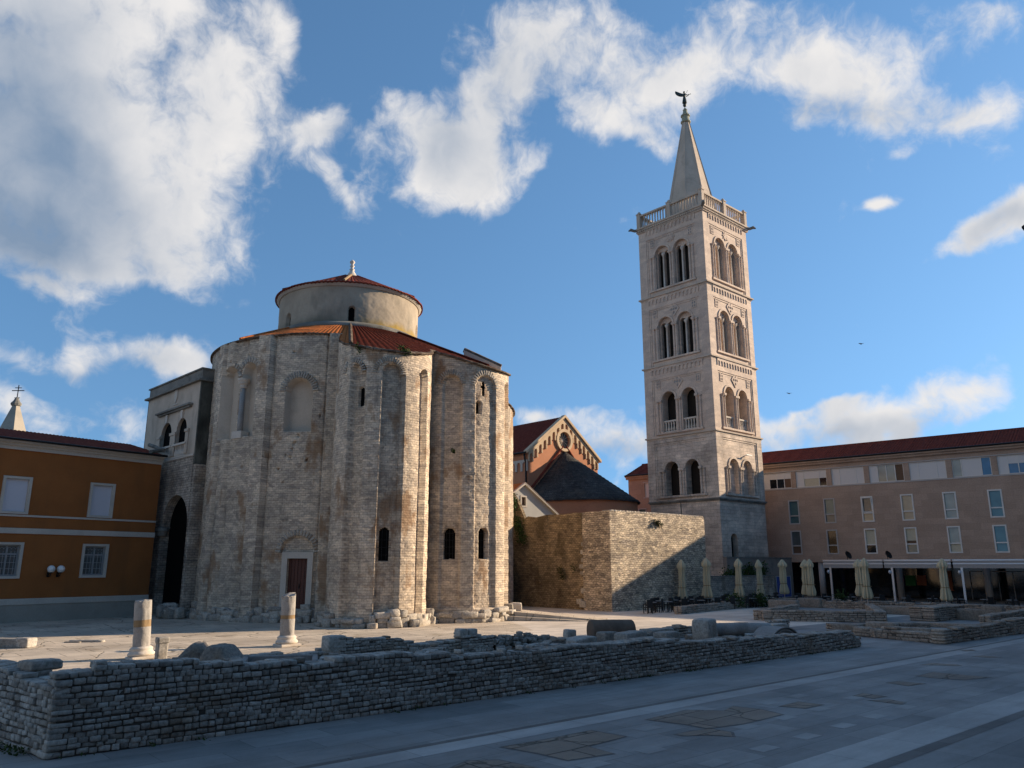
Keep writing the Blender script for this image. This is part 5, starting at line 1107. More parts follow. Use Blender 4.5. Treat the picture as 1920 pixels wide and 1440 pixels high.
for kind, k, a, b, z0, z1 in WL:
    if b < 0.5 or a > 62: continue
    mb = MB()
    if kind != 'top':
        zm = z0 + .92; frame_bars(mb, a - .03, z0 - .03, b + .03, z1 + .03, -.03, .2, .13); mb.box(a + .1, .0, zm - .06, b - .1, .2, zm + .06); w = mb.build('window', MATS['white_paint' if k > 1 else 'concrete_white'], mod)
        u = (mid_st if kind == 'mid' else low_st).get(k, 'teal_glass'); l = (mid_b if kind == 'mid' else low_b).get(k, 'teal_glass')
        mb = MB(); mb.box(a + .09, .15, zm + .05, b - .09, .18, z1 - .09); mb.build('pane', MATS[u], w)
        mb = MB(); mb.box(a + .09, .15, z0 + .09, b - .09, .18, zm - .05); mb.build('pane', MATS[l], w)
        if kind == 'mid' and k == 2:
            mb = MB(); frame_bars(mb, a + .1, zm + .1, b - .1, z1 - .1, 0, .05, .07, Matrix.Translation((0, .06, zm + .1)) @ Matrix.Rotation(R(9), 4, 'X') @ Matrix.Translation((0, 0, -zm - .1))); mb.build('tilted_sash', MATS['white_paint'], w)
        if kind == 'low' and k == 3: mb = MB(); mb.box(a + .09, .145, zm + .05, b - .09, .15, zm + .35); mb.build('brown_blind', MATS['brown_curtain'], w)
    else:
        frame_bars(mb, a, z0, b, z1, .1, .22, .07); st = (k + 8) % 4
        m1, m2 = a + .85, b - .85; mb.box(m1 - .04, .1, z0 + .07, m1 + .04, .22, z1 - .07); mb.box(m2 - .04, .1, z0 + .07, m2 + .04, .22, z1 - .07)
        if k in (0, 3, 6, -2): mb.box((m1 + m2) / 2 - .04, .1, z0 + .07, (m1 + m2) / 2 + .04, .22, z1 - .07)
        w = mb.build('strip_window', MATS['white_paint'], mod)
        full = [(a + .07, m1 - .04), (m1 + .04, m2 - .04), (m2 + .04, b - .07)]
        if k in (2, 4): blinds, glz = [0, 1, 2], []
        elif k == 3: blinds, glz = [0], [(1, 'cream_glass', 1.), (2, 'brown_curtain', 1.)]
        elif k == 5: blinds, glz = [1], [(0, 'cream_glass', 1.), (2, 'blue_glass', 1.)]
        elif k in (6, 7): blinds, glz = [0], [(1, 'blue_glass', .55), (2, 'dark_glass', .75)]
        elif k == 1: blinds, glz = [0], [(1, 'curtain', .5), (2, 'dark_glass', .5)]
        else: blinds, glz = [0], [(1, 'dark_glass', .6), (2, 'brown_curtain', .6)]
        mbb = MB(); has = False
        for i in range(3):
            g = [q for q in glz if q[0] == i]; zb_ = z0 + .07 if not g else z0 + .07 + (z1 - z0 - .14) * g[0][2]
            if zb_ < z1 - .1:
                n = max(1, int((z1 - .07 - zb_) / .1)); hgt = (z1 - .07 - zb_) / n
                for j in range(n): mbb.box(full[i][0], .13 + .004 * (j % 2), zb_ + j * hgt, full[i][1], .19, zb_ + (j + 1) * hgt)
                has = True
            if g: mq = MB(); mq.box(full[i][0], .16, z0 + .07, full[i][1], .2, zb_); mq.build('pane', MATS[g[0][1]], w)
        if has: mbb.build('roller_blind', MATS['blind'], w)
mb = MB()
tk = [(a, b) for kd, _, a, b, _, _ in WL if kd == 'top']
mb.box(tk[0][0] - .2, -.04, 11.86, RL, .04, 11.98); mb.box(tk[0][0] - .2, -.05, 13.84, RL, .04, 13.94); mb.build('strip_moulding', MATS['concrete_white'], mod)
mb = MB(); mb.box(-.2, -.28, zE - .35, RL, .0, zE - .1); mb.box(-.2, -.5, zE - .1, RL, .1, zE + .08); mb.build('eaves_cornice', MATS['cladding'], mod)
mb = MB(); mb.tube([(-.2, -.55, zE + .14), (RL, -.55, zE + .14)], .1, 8); mb.build('gutter', MATS['iron'], mod)
ra = math.atan2(1.95, 4.6); straight_tiles('roof', RL + .4, math.hypot(4.6, 1.95) + .02, T(-.2, -.6, zE + .12, 0, ra), 'tile_dark', mod, pitch=.3, amp=.07, rows=20)
ridge_z = zE + .12 + 1.95
mb = MB(); mb.add([(-.2, 4.0, ridge_z), (RL, 4.0, ridge_z), (RL, 11.4, zE), (-.2, 11.4, zE)], [(0, 1, 2, 3)]); mb.build('rear_roof', MATS['tile_dark'], mod)
mb = MB(); mb.tube([(-.2, 4.0, ridge_z + .02), (RL, 4.0, ridge_z + .02)], .13, 8); mb.build('ridge_tiles', MATS['tile_dark'], mod)
# open ground floor with round columns, glazed shop fronts and coloured panels
mb = MB(); mb.box(0.0, 4.6, 0, RL, 4.8, zF); mb.build('shop_front', MATS['dark_glass'], mod)
gx = lambda x, y=1085: PH(rO, rD, x, y)[0]
for xpix in (1473, 1539, 1684, 1850): pass
c0 = gx(1539); dc = (gx(1850) - gx(1539)) / 2.0
for k in range(-2, 6):
    c = c0 + dc * k * 1.0
    if c < 1: continue
    mb = MB(); mb.lathe([(.32, 0), (.32, zF)], 20, (c, .5)); mb.build('round_column', MATS['concrete_white'], mod, True)
mb = MB()
for k in range(24):
    c = gx(1800) + 1.25 * k
    if c < RL: mb.box(c, 4.45, 0, c + .07, 4.6, zF - .9)
mb.box(gx(1800), 4.45, zF - 1.0, RL, 4.6, zF - .9); mb.build('shop_frames', MATS['concrete_white'], mod)
for (xa, xb, ya, yb, m) in [(1697, 1718, 1079, 1098, 'green_sign'), (1718.5, 1738, 1079, 1098, 'orange_sign'), (1680, 1696.5, 1079, 1098, 'purple_sign'), (1773, 1788, 1070, 1108, 'orange_sign')]:
    o_ = rO + np.array([-rD[1], rD[0]]) * 4.5; a, z1 = PH(o_, rD, xa, ya); b, z0 = PH(o_, rD, xb, yb); mb = MB(); mb.box(a, 4.42, max(z0, .2), b, 4.5, z1); mb.build('coloured_panel', MATS[m], mod)
# offscreen buildings: the right one throws the evening shade, the rear one blocks sky light
def block(name, label, o, ang, L, D, h, hb=None, rise=2.2):
    b_ = thing(name, label, 'building', (o[0], o[1], 0), ang)
    mb = MB(); hs = [rect(x, z, x + 1.1, z + 1.8) for x in np.arange(2, L - 2, 3.4) for z in np.arange(1.5, h - 2.6, 3.5)]
    mb.panel(rect(0, 0, L, h), hs, .3); mb.box(0, .3, 0, .3, D, h); mb.box(L - .3, .3, 0, L, D, h); mb.box(.3, D - .3, 0, L - .3, D, h); mb.build('wall', MATS['cladding'], b_)
    mb = MB(); mb.box(.3, .28, 0, L - .3, .34, h); mb.build('panes', MATS['dark_glass'], b_)
    mb = MB(); mb.add([(-.4, -.4, h), (L + .4, -.4, h), (L + .4, D + .4, h), (-.4, D + .4, h), (3, D / 2, h + rise), (L - 3, D / 2, h + rise)], [(0, 1, 5, 4), (1, 2, 5), (2, 3, 4, 5), (3, 0, 4), (0, 3, 2, 1)]); mb.build('roof', MATS['tile_dark'], b_)
    return b_
b0 = NC * 1.2 + AD * 130
block('stone_block', 'tall stone apartment block closing the right side of the square', b0, rzd(-AD), 69., 26., 26.5, rise=.9)
block('rear_sky_blocker', 'plain stone building added behind the viewer to block sky light', NC * 13 + AD * 52, rzd(-AD), 110., 16., 23., rise=3)  # unseen, put in and made tall to darken the foreground

# ------------------------------------------------------------------ ruins in the foreground
P0 = G(83, 1427)[:2]; P1 = G(1615, 1213)[:2]; dW = unit(*(P1 - P0)); LW = float(np.hypot(*(P1 - P0)))
front_tops = [(90, 1274), (127, 1267), (167, 1259), (181, 1254), (186, 1243), (300, 1237), (433, 1238), (500, 1243), (583, 1240), (617, 1243), (632, 1233), (690, 1228), (760, 1223), (823, 1225), (860, 1227), (893, 1223), (960, 1219), (1023, 1213), (1110, 1207), (1167, 1203), (1230, 1199), (1300, 1202), (1383, 1197), (1493, 1191), (1593, 1183), (1606, 1190), (1615, 1196)]
pf = prof(sorted(PH(P0, dW, x, y) for x, y in front_tops))
ruin_wall(P0, P1, pf, .62, 'long low dry-stone wall in shade running across the foreground', .103, (.11, .26))
d2 = unit(-.78, .63); P0b = P0 + d2 * 12.
pl = PH(P0b, -d2, 5, 1243); 
ruin_wall(P0b, P0 + dW * .02 + d2 * .02, prof([(0, 1.35), (9.4, 1.36), (9.5, 1.36), (12, 1.25)]), .62, 'left return of the foreground wall, its big cap stones broken', .105, (.14, .36))
RSEED = 0
def stone_thing(name, label, cat, c, half, rz=0., jitter=.08, mat='grey_stone', group=None, tilt=0., tint=.5, extra=None):
    global RSEED; RSEED += 1; V = [rock(half, RSEED, .9 * jitter + .08)]; Q = [RK_Q]; TT = [np.full(len(RK_Q), tint)]
    for e in (extra or []): V.append(rock(e[1], RSEED + 50, .16) + np.asarray(e[0])); Q.append(RK_Q + len(RK_V)); TT.append(np.full(len(RK_Q), e[4]))
    V = np.concatenate(V); ca, sa = math.cos(tilt), math.sin(tilt); V = np.stack([V[:, 0] * ca - V[:, 2] * sa, V[:, 1], V[:, 0] * sa + V[:, 2] * ca], 1)
    o = np_mesh(name, V, np.concatenate(Q), None, np.concatenate(TT), None, MATS[mat], None, False); o.location = tuple(float(v) for v in c); o.rotation_euler = (0, 0, rz); return tag(o, label, cat, group)
q = G(75, 1246, 1.42); stone_thing('stone_block', 'large broken cap stone lying on the left end of the foreground wall', 'stone', (q[0], q[1], 1.42), (.42, .3, .1), rzd(-d2), .25, 'ruin_stone', None, .04, .45)
# second wall behind it, parallel, with broken heights
B0 = G(625, 1195, .95)[:2]; dB = AD; bt = [(625, 1195), (760, 1195), (766, 1204), (785, 1205), (790, 1206), (836, 1203), (842, 1200), (863, 1199), (867, 1188), (898, 1188), (905, 1194), (925, 1192), (950, 1187), (985, 1187), (1030, 1192), (1060, 1197)]
pb = [PH(B0, dB, x, y) for x, y in bt]; LB = pb[-1][0]
def sub(p, a, b): return prof([(s - a, h) for s, h in p])
k1 = PH(B0, dB, 766, 1200)[0]; k2 = PH(B0, dB, 866, 1190)[0]; k3 = PH(B0, dB, 926, 1190)[0]
ruin_wall(B0, B0 + dB * k1, sub(pb, 0, k1), .6, 'broken wall stub of the second row with a pale squared left end', .1, (.16, .36), group=None)
ruin_wall(B0 + dB * (k1 + .05), B0 + dB * (k2 - .05), sub(pb, k1 + .05, k2), .6, 'lower crumbling middle piece of the second ruin row', .1, (.14, .34))
ruin_wall(B0 + dB * k2, B0 + dB * k3, sub(pb, k2, k3), .6, 'short stub of the second ruin row topped by two pale square blocks', .1, (.16, .32))
S = Stones()
for k in range(330):
    s = rng.uniform(k3 + .1, LB + 1.5); t = rng.normal(0, .32); hh_ = max(.1, float(np.interp(s, [p[0] for p in pb], [p[1] for p in pb])) - abs(t) * .9); p = B0 + dB * s + NC * (-.3 + t) - B0
    S.add((p[0], p[1], rng.uniform(0, 1) ** .5 * hh_), rng.uniform(.05, .15, 3) * (1.2, 1, .7), rng.uniform(0, 3), .25, rng.uniform(.1, .7))
o = S.build('rubble_heap', MATS['ruin_stone']); o.location = (B0[0], B0[1], 0); tag(o, 'heap of loose rubble tapering off behind the foreground wall', 'rubble', None, 'stuff')
# cross walls between the rows
for (xa, ya, xb, yb, h, lab) in [(470, 1243, 430, 1216, .55, 'low cross wall beside the open sarcophagus pit'), (618, 1240, 640, 1221, .7, 'low cross wall joining the long wall under the pale stub'), (800, 1226, 842, 1205, .75, 'low cross wall half way along the long foreground wall'), (1015, 1212, 1062, 1196, .8, 'low cross wall just left of the flat slab near the brown column')]:
    a, b = G(xa, ya, h)[:2], G(xb, yb, h)[:2]; ruin_wall(a, b, prof([(0, h), (1.5, h * .9), (3, h), (9, h * .85)]), .55, lab, .1, (.14, .34))
# inner low wall that closes the strip to the left
a, b = G(430, 1233, .4)[:2], G(622, 1217, .4)[:2]; ruin_wall(a, b, prof([(0, .36), (2, .42), (2.2, .3), (4, .4), (7, .5)]), .55, 'low inner wall behind the open sarcophagus pit', .1, (.14, .34))
# roof-shaped sarcophagus lids, pit, post
def lid(name, label, c, L, w, h, rz, rx, mat):
    mb = MB(); mb.prism([(-w, 0), (w, 0), (w, h * .18), (.04, h), (-.04, h), (-w, h * .18)], -L / 2, L / 2, M=Matrix.Rotation(R(90), 4, 'X')); o = mb.build(name, MATS[mat], bevel=.03); o.location = tuple(float(v) for v in c); o.rotation_euler = (rx, 0, rz); return tag(o, label, 'stone lid', 'sarcophagus lids')
def mound(name, label, c, half, rz, seed, top, skew):
    v = rock(half, seed, .38, .03); t = (v[:, 2] / half[2] + 1) / 2; v[:, 0] = v[:, 0] * (1 - top * t) + skew * t; v[:, 1] *= 1 - .2 * t
    o = np_mesh(name, v, RK_Q, None, np.full(len(RK_Q), .12), None, MATS['ruin_stone']); o.location = tuple(float(k) for k in c); o.rotation_euler = (0, 0, rz); return tag(o, label, 'stone lid', 'sarcophagus lids')
q = G(350, 1243, .35); mound('sarcophagus_lid', 'left of two grey gabled stone lids behind the wall near the first column', (q[0], q[1] + .5, .58), (.7, .75, .34), R(12), 71, .78, .12)
q = G(408, 1243, .35); mound('sarcophagus_lid', 'right, rougher of two grey gabled stone lids beside the open stone coffin', (q[0] + .1, q[1] + .25, .55), (.66, .66, .33), R(-8), 72, .62, -.15)
q0, q1 = G(440, 1240, .8)[:2], G(588, 1236, .8)[:2]; d = unit(*(q1 - q0)); L = float(np.hypot(*(q1 - q0)))
sar = thing('open_sarcophagus', 'open dark stone coffin sunk behind the foreground wall', 'sarcophagus', ((q0[0] + q1[0]) / 2, (q0[1] + q1[1]) / 2 + .5, 0), rzd(d))
mb = MB(); frame_ = [(-L / 2, -.75), (L / 2, -.75), (L / 2, .75), (-L / 2, .75)]
mb.box(-L / 2, -.75, 0, L / 2, -.6, .78); mb.box(-L / 2, .6, 0, L / 2, .75, .82); mb.box(-L / 2, -.6, 0, -L / 2 + .16, .6, .8); mb.box(L / 2 - .16, -.6, 0, L / 2, .6, .8); mb.build('coffin', MATS['grey_stone'], sar, bevel=.04)
mb = MB(); mb.box(-L / 2 + .16, -.6, 0, L / 2 - .16, .6, .12); mb.build('coffin_floor', MATS['ruin_mortar'], sar)
q = G(301, 1238, .2); stone_thing('stone_post', 'short upright stone block beside the left gabled lid', 'stone', (q[0], q[1], .45), (.17, .16, .5), rzd(AD), .12, 'ruin_stone', None, 0, .5, [((0, 0, .42), (.2, .18, .1), .2, .12, .4)])
# standing columns
def column(label, x, yb, yt, mid, slant, seed):
    p = G(x, yb); zt = zat(x, yt, p[1]); c = thing('broken_column', label, 'column', (p[0], p[1], 0), rzd(AD), 'standing broken columns')
    mb = MB(); mb.box(-.44, -.44, 0, .44, .44, .12); mb.build('plinth', MATS['white_stone'], c, bevel=.03)
    mb = MB(); mb.lathe([(.43, .12), (.47, .17), (.47, .22), (.42, .27), (.385, .31), (.40, .36), (.41, .39), (.36, .43), (.33, .46)], 28); mb.build('base', MATS['white_stone'], c, True)
    rr = random.Random(seed); lob = [(rr.uniform(-.012, .012), rr.uniform(2, 5), rr.uniform(0, 6)) for _ in range(5)]
    def shaft(z0, z1, r, name, mat, top=0.):
        mb = MB(); n = 40; rows = 26; V = []; F = []
        for j in range(rows + 1):
            z = z0 + (z1 - z0) * j / rows
            for i in range(n):
                a = 2 * math.pi * i / n; s = r * (1 - max(0, float(vnoise(a * 2.2 + seed * 7, z * 2.1, seed)) - .17) * .35 + sum(A * math.sin(k * z * 2 + ph + round(k) * a) for A, k, ph in lob) * .5); zz = z
                if j >= rows - 3 and top: zz = min(z, z1 - top * (.5 + .5 * math.cos(a + 2.6)) - .03 * math.sin(5 * a) - .03 * math.sin(9 * a + seed)); s *= 1 - .04 * (j - rows + 3) / 3
                V.append((s * math.cos(a), s * math.sin(a), zz))
        F = [(j * n + i, j * n + (i + 1) % n, (j + 1) * n + (i + 1) % n, (j + 1) * n + i) for j in range(rows) for i in range(n)] + [tuple(rows * n + i for i in range(n))]
        mb.add(V, F); return mb.build(name, MATS[mat], c, True)
    zm0, zm1 = zat(x, mid[1], p[1]), zat(x, mid[0], p[1])
    shaft(.44, zm0, .305, 'lower_shaft', 'column_stone'); shaft(zm0 - .01, zm1 + .01, .298, 'mortar_band', 'band_stone'); shaft(zm1, zt, .303, 'upper_shaft', 'column_stone', slant)
    return c
column('left of the two broken marble columns, flat topped, with a brown repair band', 264, 1236, 1124, (1162, 1175), .05, 1).rotation_euler = (Matrix.Rotation(R(-3.6), 3, 'Y') @ Matrix.Rotation(rzd(AD), 3, 'Z')).to_euler()
column('right of the two broken marble columns, slanted top, standing before the church door', 537, 1212, 1111, (1153, 1160), .26, 2).rotation_euler = (Matrix.Rotation(R(-1.0), 3, 'Y') @ Matrix.Rotation(rzd(AD), 3, 'Z')).to_euler()
# fallen column, blocks and carved stones behind the right half of the wall
def lying(name, label, cat, c, r0, r1, L, rz, mat, z=None):
    mb = MB(); mb.lathe([(r0 * .93, 0), (r0, .04), (r0 * .995, L * .5), (r1, L - .04), (r1 * .93, L)], 32, M=Matrix.Rotation(R(90), 4, 'Y')); o = mb.build(name, MATS[mat], None, True); o.location = (float(c[0]), float(c[1]), r0 if z is None else z); o.rotation_euler = (0, 0, rz); return tag(o, label, cat)
q = G(1118, 1208, .25); lying('fallen_column', 'thick brown column drum lying behind the foreground wall', 'column', (q[0] - .2, q[1] + .5, 0), .46, .44, 1.9, R(14), 'brown_stone', .72)
q = G(1332, 1196, .35); lying('fallen_column', 'slim blue-grey fallen column shaft leading away from a square block', 'column', (q[0] - .1, q[1] + .6, 0), .3, .27, 3.1, R(10), 'grey_stone', .62)
blk = [(1183, 1205, .62, .36, .34, 'squared block of pale stone beside the brown drum', .45), (1235, 1187, .75, .3, .16, 'flat pale slab on the ruins right of the brown drum', .5), (1085, 1203, .7, .42, .13, 'flat pale slab lying left of the brown drum', .75), (1322, 1190, .42, .4, .55, 'tall pale square block at the head of the fallen shaft', .7),
       (1250, 1198, .5, .35, .24, 'low weathered block between slab and tall square block', .4), (1140, 1199, .4, .3, .25, 'rough dark block tucked behind the brown drum', .25), (1068, 1191, .22, .2, .2, 'small pale cube on the ruins before the lit pavement', .9), (1430, 1150, .5, .25, .12, 'sunlit thin slab lying at the edge of the shade', .9), (1457, 1176, .55, .25, .14, 'pale flat slab on top of the ruins right of the shaft', .95), (1408, 1181, .5, .3, .16, 'grey slab at the far end of the fallen shaft', .5)]
for x, y, a, b, c, lab, tn in blk:
    z = .5 if y > 1170 else .15; p = G(x, y, z); stone_thing('stone_block', lab, 'stone', (p[0], p[1], z + c * .2), (a, b, c), rzd(AD) + rng.uniform(-.3, .3), .1, 'ruin_stone', None, rng.uniform(-.06, .06), tn)
for k, (x, lab) in enumerate([(871, 'left pale square block on top of the short ruin stub'), (889, 'right pale square block on top of the short ruin stub')]):
    u, z = PH(B0, dB, x, 1188); p = B0 + dB * u - NC * .22; stone_thing('stone_block', lab, 'stone', (p[0], p[1], z + .02), (.2, .2, .16), rzd(dB), .06, 'ruin_stone', None, 0, .9)
u, z = PH(B0, dB, 634, 1200); p = B0 + dB * u - NC * .3; stone_thing('stone_block', 'pale squared end block on the left end of the second ruin row', 'stone', (p[0], p[1], z - .12), (.34, .3, .26), rzd(dB), .05, 'ruin_stone', None, 0, .8)
# carved arch fragment
q = G(1462, 1196, .45); fr_ = thing('carved_fragment', 'big curved cornice fragment on the far end of the foreground ruins', 'stone', (q[0], q[1] + .5, .35), rzd(AD))
mb = MB(); n = 14
for k, (r0, r1, y0, y1) in enumerate([(.0, .75, -.4, .4), (.75, .85, -.45, .45), (.85, .97, -.38, .38), (.97, 1.05, -.48, .48)]):
    pts = [(1.0 * r1 * math.cos(math.pi * j / n), .5 * r1 * math.sin(math.pi * j / n)) for j in range(n + 1)] + ([(1.0 * r0 * math.cos(math.pi * j / n), .5 * r0 * math.sin(math.pi * j / n)) for j in range(n, -1, -1)] if r0 else [])
    mb.panel(pts, [], y1 - y0, T(0, y0, 0), back=True)
mb.build('arch_moulding', MATS['grey_stone'], fr_)
S = Stones()
for k in range(9): S.add((rng.uniform(-1.2, 1.2), rng.uniform(-.4, .4), -.15 + rng.uniform(-.1, .1)), rng.uniform(.15, .4, 3), rng.uniform(0, 3), .2, rng.uniform(.1, .6))
S.build('bedding_stones', MATS['ruin_stone'], fr_)
# more broken foundations behind the long wall (right half)
for (xa, ya, xb, yb, h, th, lab) in [(1215, 1177, 1300, 1172, .55, .6, 'low foundation stub behind the flat slab and the tall square block'), (1345, 1172, 1480, 1162, .5, .6, 'low foundation with a dark gap behind the fallen shaft'), (1500, 1190, 1580, 1178, .45, .6, 'stub of foundation at the far right end behind the long wall'), (1240, 1196, 1205, 1180, .6, .5, 'cross foundation behind the long wall near the pale slab'), (1420, 1187, 1395, 1170, .55, .5, 'cross foundation left of the curved cornice fragment')]:
    a, b = G(xa, ya, h)[:2], G(xb, yb, h)[:2]; ruin_wall(a, b, prof([(0, h), (1.2, h * .8), (2.4, h), (3.4, h * .7), (6, h)]), th, lab, .1, (.18, .42))
# small fallen stones as one uncountable litter between the rows
S = Stones()
for k in range(420):
    s = rng.uniform(1.5, LW + 1); t = rng.uniform(1.0, 5.2) if s > 8 else rng.uniform(.9, 3.2); p = P0 + dW * s - np.array([-dW[1], dW[0]]) * -t
    S.add((p[0], p[1], rng.uniform(.02, .32)), rng.uniform(.06, .22, 3) * (1.3, 1, .8), rng.uniform(0, 3), .25, rng.uniform(.0, .7))
tag(S.build('fallen_stones', MATS['ruin_stone']), 'litter of small fallen stones between the ruined walls', 'stones', None, 'stuff')
q = G(14, 1214); stone_thing('stone_block', 'weathered ornamented block lying on the sunlit paving at the left edge', 'stone', (q[0] - .1, q[1], .18), (.95, .3, .2), R(-8), .12, 'ruin_stone', None, 0, .35, [((.95, 0, .03), (.3, .3, .2), .3, .3, .75)])
q = G(163, 1204); stone_thing('stone_slab', 'thin broken slab lying on the sunlit paving left of the columns', 'stone', (q[0], q[1], .04), (.75, .2, .06), R(6), .15, 'ruin_stone', None, 0, .6, [((-.5, -.25, -.02), (.35, .12, .04), .4, .2, .2)])
# steps and block right of the church
sd = unit(.99, -.12); q = G(948, 1164)[:2]; q = np.asarray(q)
st = thing('low_steps', 'two low stone steps at the foot of the last apse, sinking into the paving', 'steps', (q[0], q[1], 0), rzd(sd))
mb = MB(); mb.prism([(0, -.05), (5.6, -.05), (5.6, .0), (0, .3)], -3.2, 0, M=T(0, 0, 0) @ Matrix.Rotation(R(90), 4, 'X')); mb.build('lower_step', MATS['old_slabs'], st)
mb = MB(); mb.prism([(.2, .0), (6.4, -.04), (6.4, .02), (.2, .55)], -3.2, -.55, M=T(0, 0, 0) @ Matrix.Rotation(R(90), 4, 'X')); mb.build('upper_step', MATS['old_slabs'], st)
u = G(967, 1146, .5); stone_thing('stone_block', 'pale rounded cube of stone standing on the low steps beside the apse', 'stone', (u[0], u[1] + .3, .72), (.36, .3, .3), R(10), .12, 'white_stone')
S = Stones()
q = G(803, 1168); stone_thing('boulder', 'round boulder at the foot of the church between two apses', 'stone', (q[0], q[1] + .3, .32), (.36, .36, .34), .3, .15, 'white_stone')

# ------------------------------------------------------------------ ruins on the right
FM = dict(mat='ruin_stone_far', course=.13, slen=(.22, .5), rough=.05)
c0_ = G(1772, 1208)[:2]; q = G(1920, 1188)[:2]; d = unit(*(q - c0_))
ruin_wall(c0_, c0_ + d * 22, prof([(0, .58), (4, .6), (8, .72), (22, .8)]), .65, 'low wall running off the right edge of the square', **FM)
q2 = G(1600, 1192)[:2]; d2_ = unit(*(q2 - c0_)); ruin_wall(q2, c0_ + d2_ * .6, prof([(0, .45), (2, .5), (4, .42), (6, .6), (12, .66)]), .6, 'low wall leading left from the pale corner stones of the right ruins', **FM)
S = Stones(); 
for k in range(5): S.add((0, 0, .07 + .125 * k), (.34 + .06 * (k % 2), .3, .06), rzd(d) + .02, .05, .95)
o = S.build('corner_stones', MATS['ruin_stone_far']); o.location = (float(c0_[0]) + .05, float(c0_[1]) + .32, 0); tag(o, 'pale squared corner stones where two low walls meet on the right', 'stones')
def px_wall(x0, y0, x1, y1, h, lab, th=.6, **kw):
    a, b = G(x0, y0)[:2], G(x1, y1)[:2]; o = dict(FM); o.update(kw); return ruin_wall(a, b, prof([(0, h), (3, h * .94), (7, h), (40, h)]), th, lab, **o)
px_wall(1278, 1152, 1446, 1135, .6, 'low wall along the cafe terrace, its left end catching the sun', mat='ruin_stone_far')
px_wall(1446, 1136, 1960, 1157, .65, 'long low wall bounding the far side of the ruins before the cafe')
px_wall(1430, 1164, 1664, 1168, .68, 'longest wall of the low rectangular foundation', .7)
px_wall(1430, 1163, 1500, 1150, .66, 'left short wall of the low rectangular foundation')
px_wall(1664, 1167, 1640, 1150, .66, 'right short wall of the low rectangular foundation')
px_wall(1755, 1166, 1812, 1160, .9, 'thick square wall stub standing alone on the right', 1.6)
px_wall(1560, 1180, 1745, 1177, .3, 'very low crumbled wall in front of the rectangular foundation')
px_wall(1600, 1190, 1640, 1196, .4, 'tiny stub of wall between the two ruin fields')
px_wall(1860, 1176, 1960, 1158, .65, 'low wall slanting away at the far right of the ruins')
rb = [(1470, 1141, 1.2, .4, .36, 'long stone bench block on the far wall', .5), (1520, 1139, 1.0, .4, .4, 'rounded grey block beside the long bench block', .4), (1690, 1152, 1.5, .35, .3, 'long squared block in the middle of the right ruins', .45), (1838, 1163, 1.3, .4, .36, 'dark rectangular block behind the square stub', .1), (1865, 1164, .6, .4, .5, 'short dark block next to the rectangular block', .12), (1700, 1186, 1.2, .35, .14, 'flat pale slab on the very low wall', .8), (1775, 1176, 1.5, .4, .12, 'wide flat slab leaning by the pale corner stones', .6), (1590, 1184, .7, .4, .2, 'mossy lump of masonry at the gap between the ruins', .2), (1655, 1180, .8, .4, .2, 'pale slab between the lump of masonry and the slab', .7), (1880, 1172, 1.1, .35, .2, 'grey slab near the slanting right wall', .5)]
for x, y, a, b, c, lab, tn in rb:
    p = G(x, y); stone_thing('stone_block', lab, 'stone', (p[0], p[1], c * .9), (a, b, c), rzd(rD) + rng.uniform(-.1, .1), .08, 'ruin_stone_far', None, 0, tn)

# ------------------------------------------------------------------ cafe terrace
def parasol(x, yt, yb, Y, label, seed, lean=0.):
    px = x; r = ray(px, yt); p = r[:2] * (Y / r[1]); zt = zat(px, yt, Y); zb = max(.45, zat(px, yb, Y)); o = thing('closed_parasol', label, 'parasol', (p[0], p[1], 0), seed * .7, 'closed cafe parasols')
    mb = MB(); mb.tube([(0, 0, 0), (0, 0, zt - .2)], .04, 8); mb.box(-.45, -.45, 0, .45, .45, .08); mb.build('pole', MATS['concrete_white'], o)
    h = zt - zb; rr = random.Random(seed); ph = rr.uniform(0, 6); k = 8
    def rip(a, z):
        t = (zt - z) / h; return 1 + (.12 + .28 * t) * math.sin(k * a + ph + 1.2 * math.sin(2 * t)) + .1 * math.sin(3 * a + ph * 2 + 4 * t)
    pr = [(.03, zt), (.12, zt - .03 * h), (.30, zt - .13 * h), (.32, zt - .19 * h), (.30, zt - .215 * h), (.21, zt - .24 * h), (.22, zt - .4 * h), (.23, zt - .55 * h), (.21, zt - .66 * h), (.20, zt - .7 * h), (.24, zt - .76 * h), (.30, zt - .88 * h), (.31, zt - .95 * h), (.25, zt - h)]
    mb = MB(); sc = rr.uniform(.85, 1.12); pr = [(r_ * sc * rr.uniform(.94, 1.06), z_) for r_, z_ in pr]; mb.lathe(pr, 64, ripple=rip); c = mb.build('canopy', MATS['parasol_cloth'], o, True)
    mb = MB(); mb.lathe([(.27, zt - .7 * h), (.27, zt - .685 * h)], 24, ripple=rip); mb.build('strap', MATS['band_stone'], c)
    c.rotation_euler = (0, lean, 0)
PAR = [(1276, 1049, 1126, 65.4, 'leftmost closed cream parasol, leaning before the tall stone wall', .02), (1323, 1046, 1121, 66, 'second closed parasol from the left, at the right end of the tall stone wall', .0), (1383, 1047, 1119, 66.5, 'closed parasol in front of the dark ivy at the tower foot', 0.), (1422, 1049, 1116, 68.5, 'closed parasol between the dark ivy and the blue poster', .01), (1466, 1049, 1114, 69.5, 'closed parasol in front of the blue poster', 0.),
       (1508, 1049, 1116, 68, 'left of the two touching parasols right of the blue poster', 0.), (1517, 1048, 1118, 66.8, 'right of the two touching parasols right of the blue poster', .0), (1608, 1048, 1118, 64, 'left, darker one of the overlapping parasol pair before the awning', 0.), (1619, 1046, 1123, 62, 'right, brighter one of the overlapping parasol pair before the awning', .01), (1765, 1047, 1126, 57, 'rightmost closed parasol, in front of the orange panel', .02)]
for k, (x, yt, yb, Y, lab, ln) in enumerate(PAR): parasol(x, yt, yb, Y, lab, k + 1, ln)
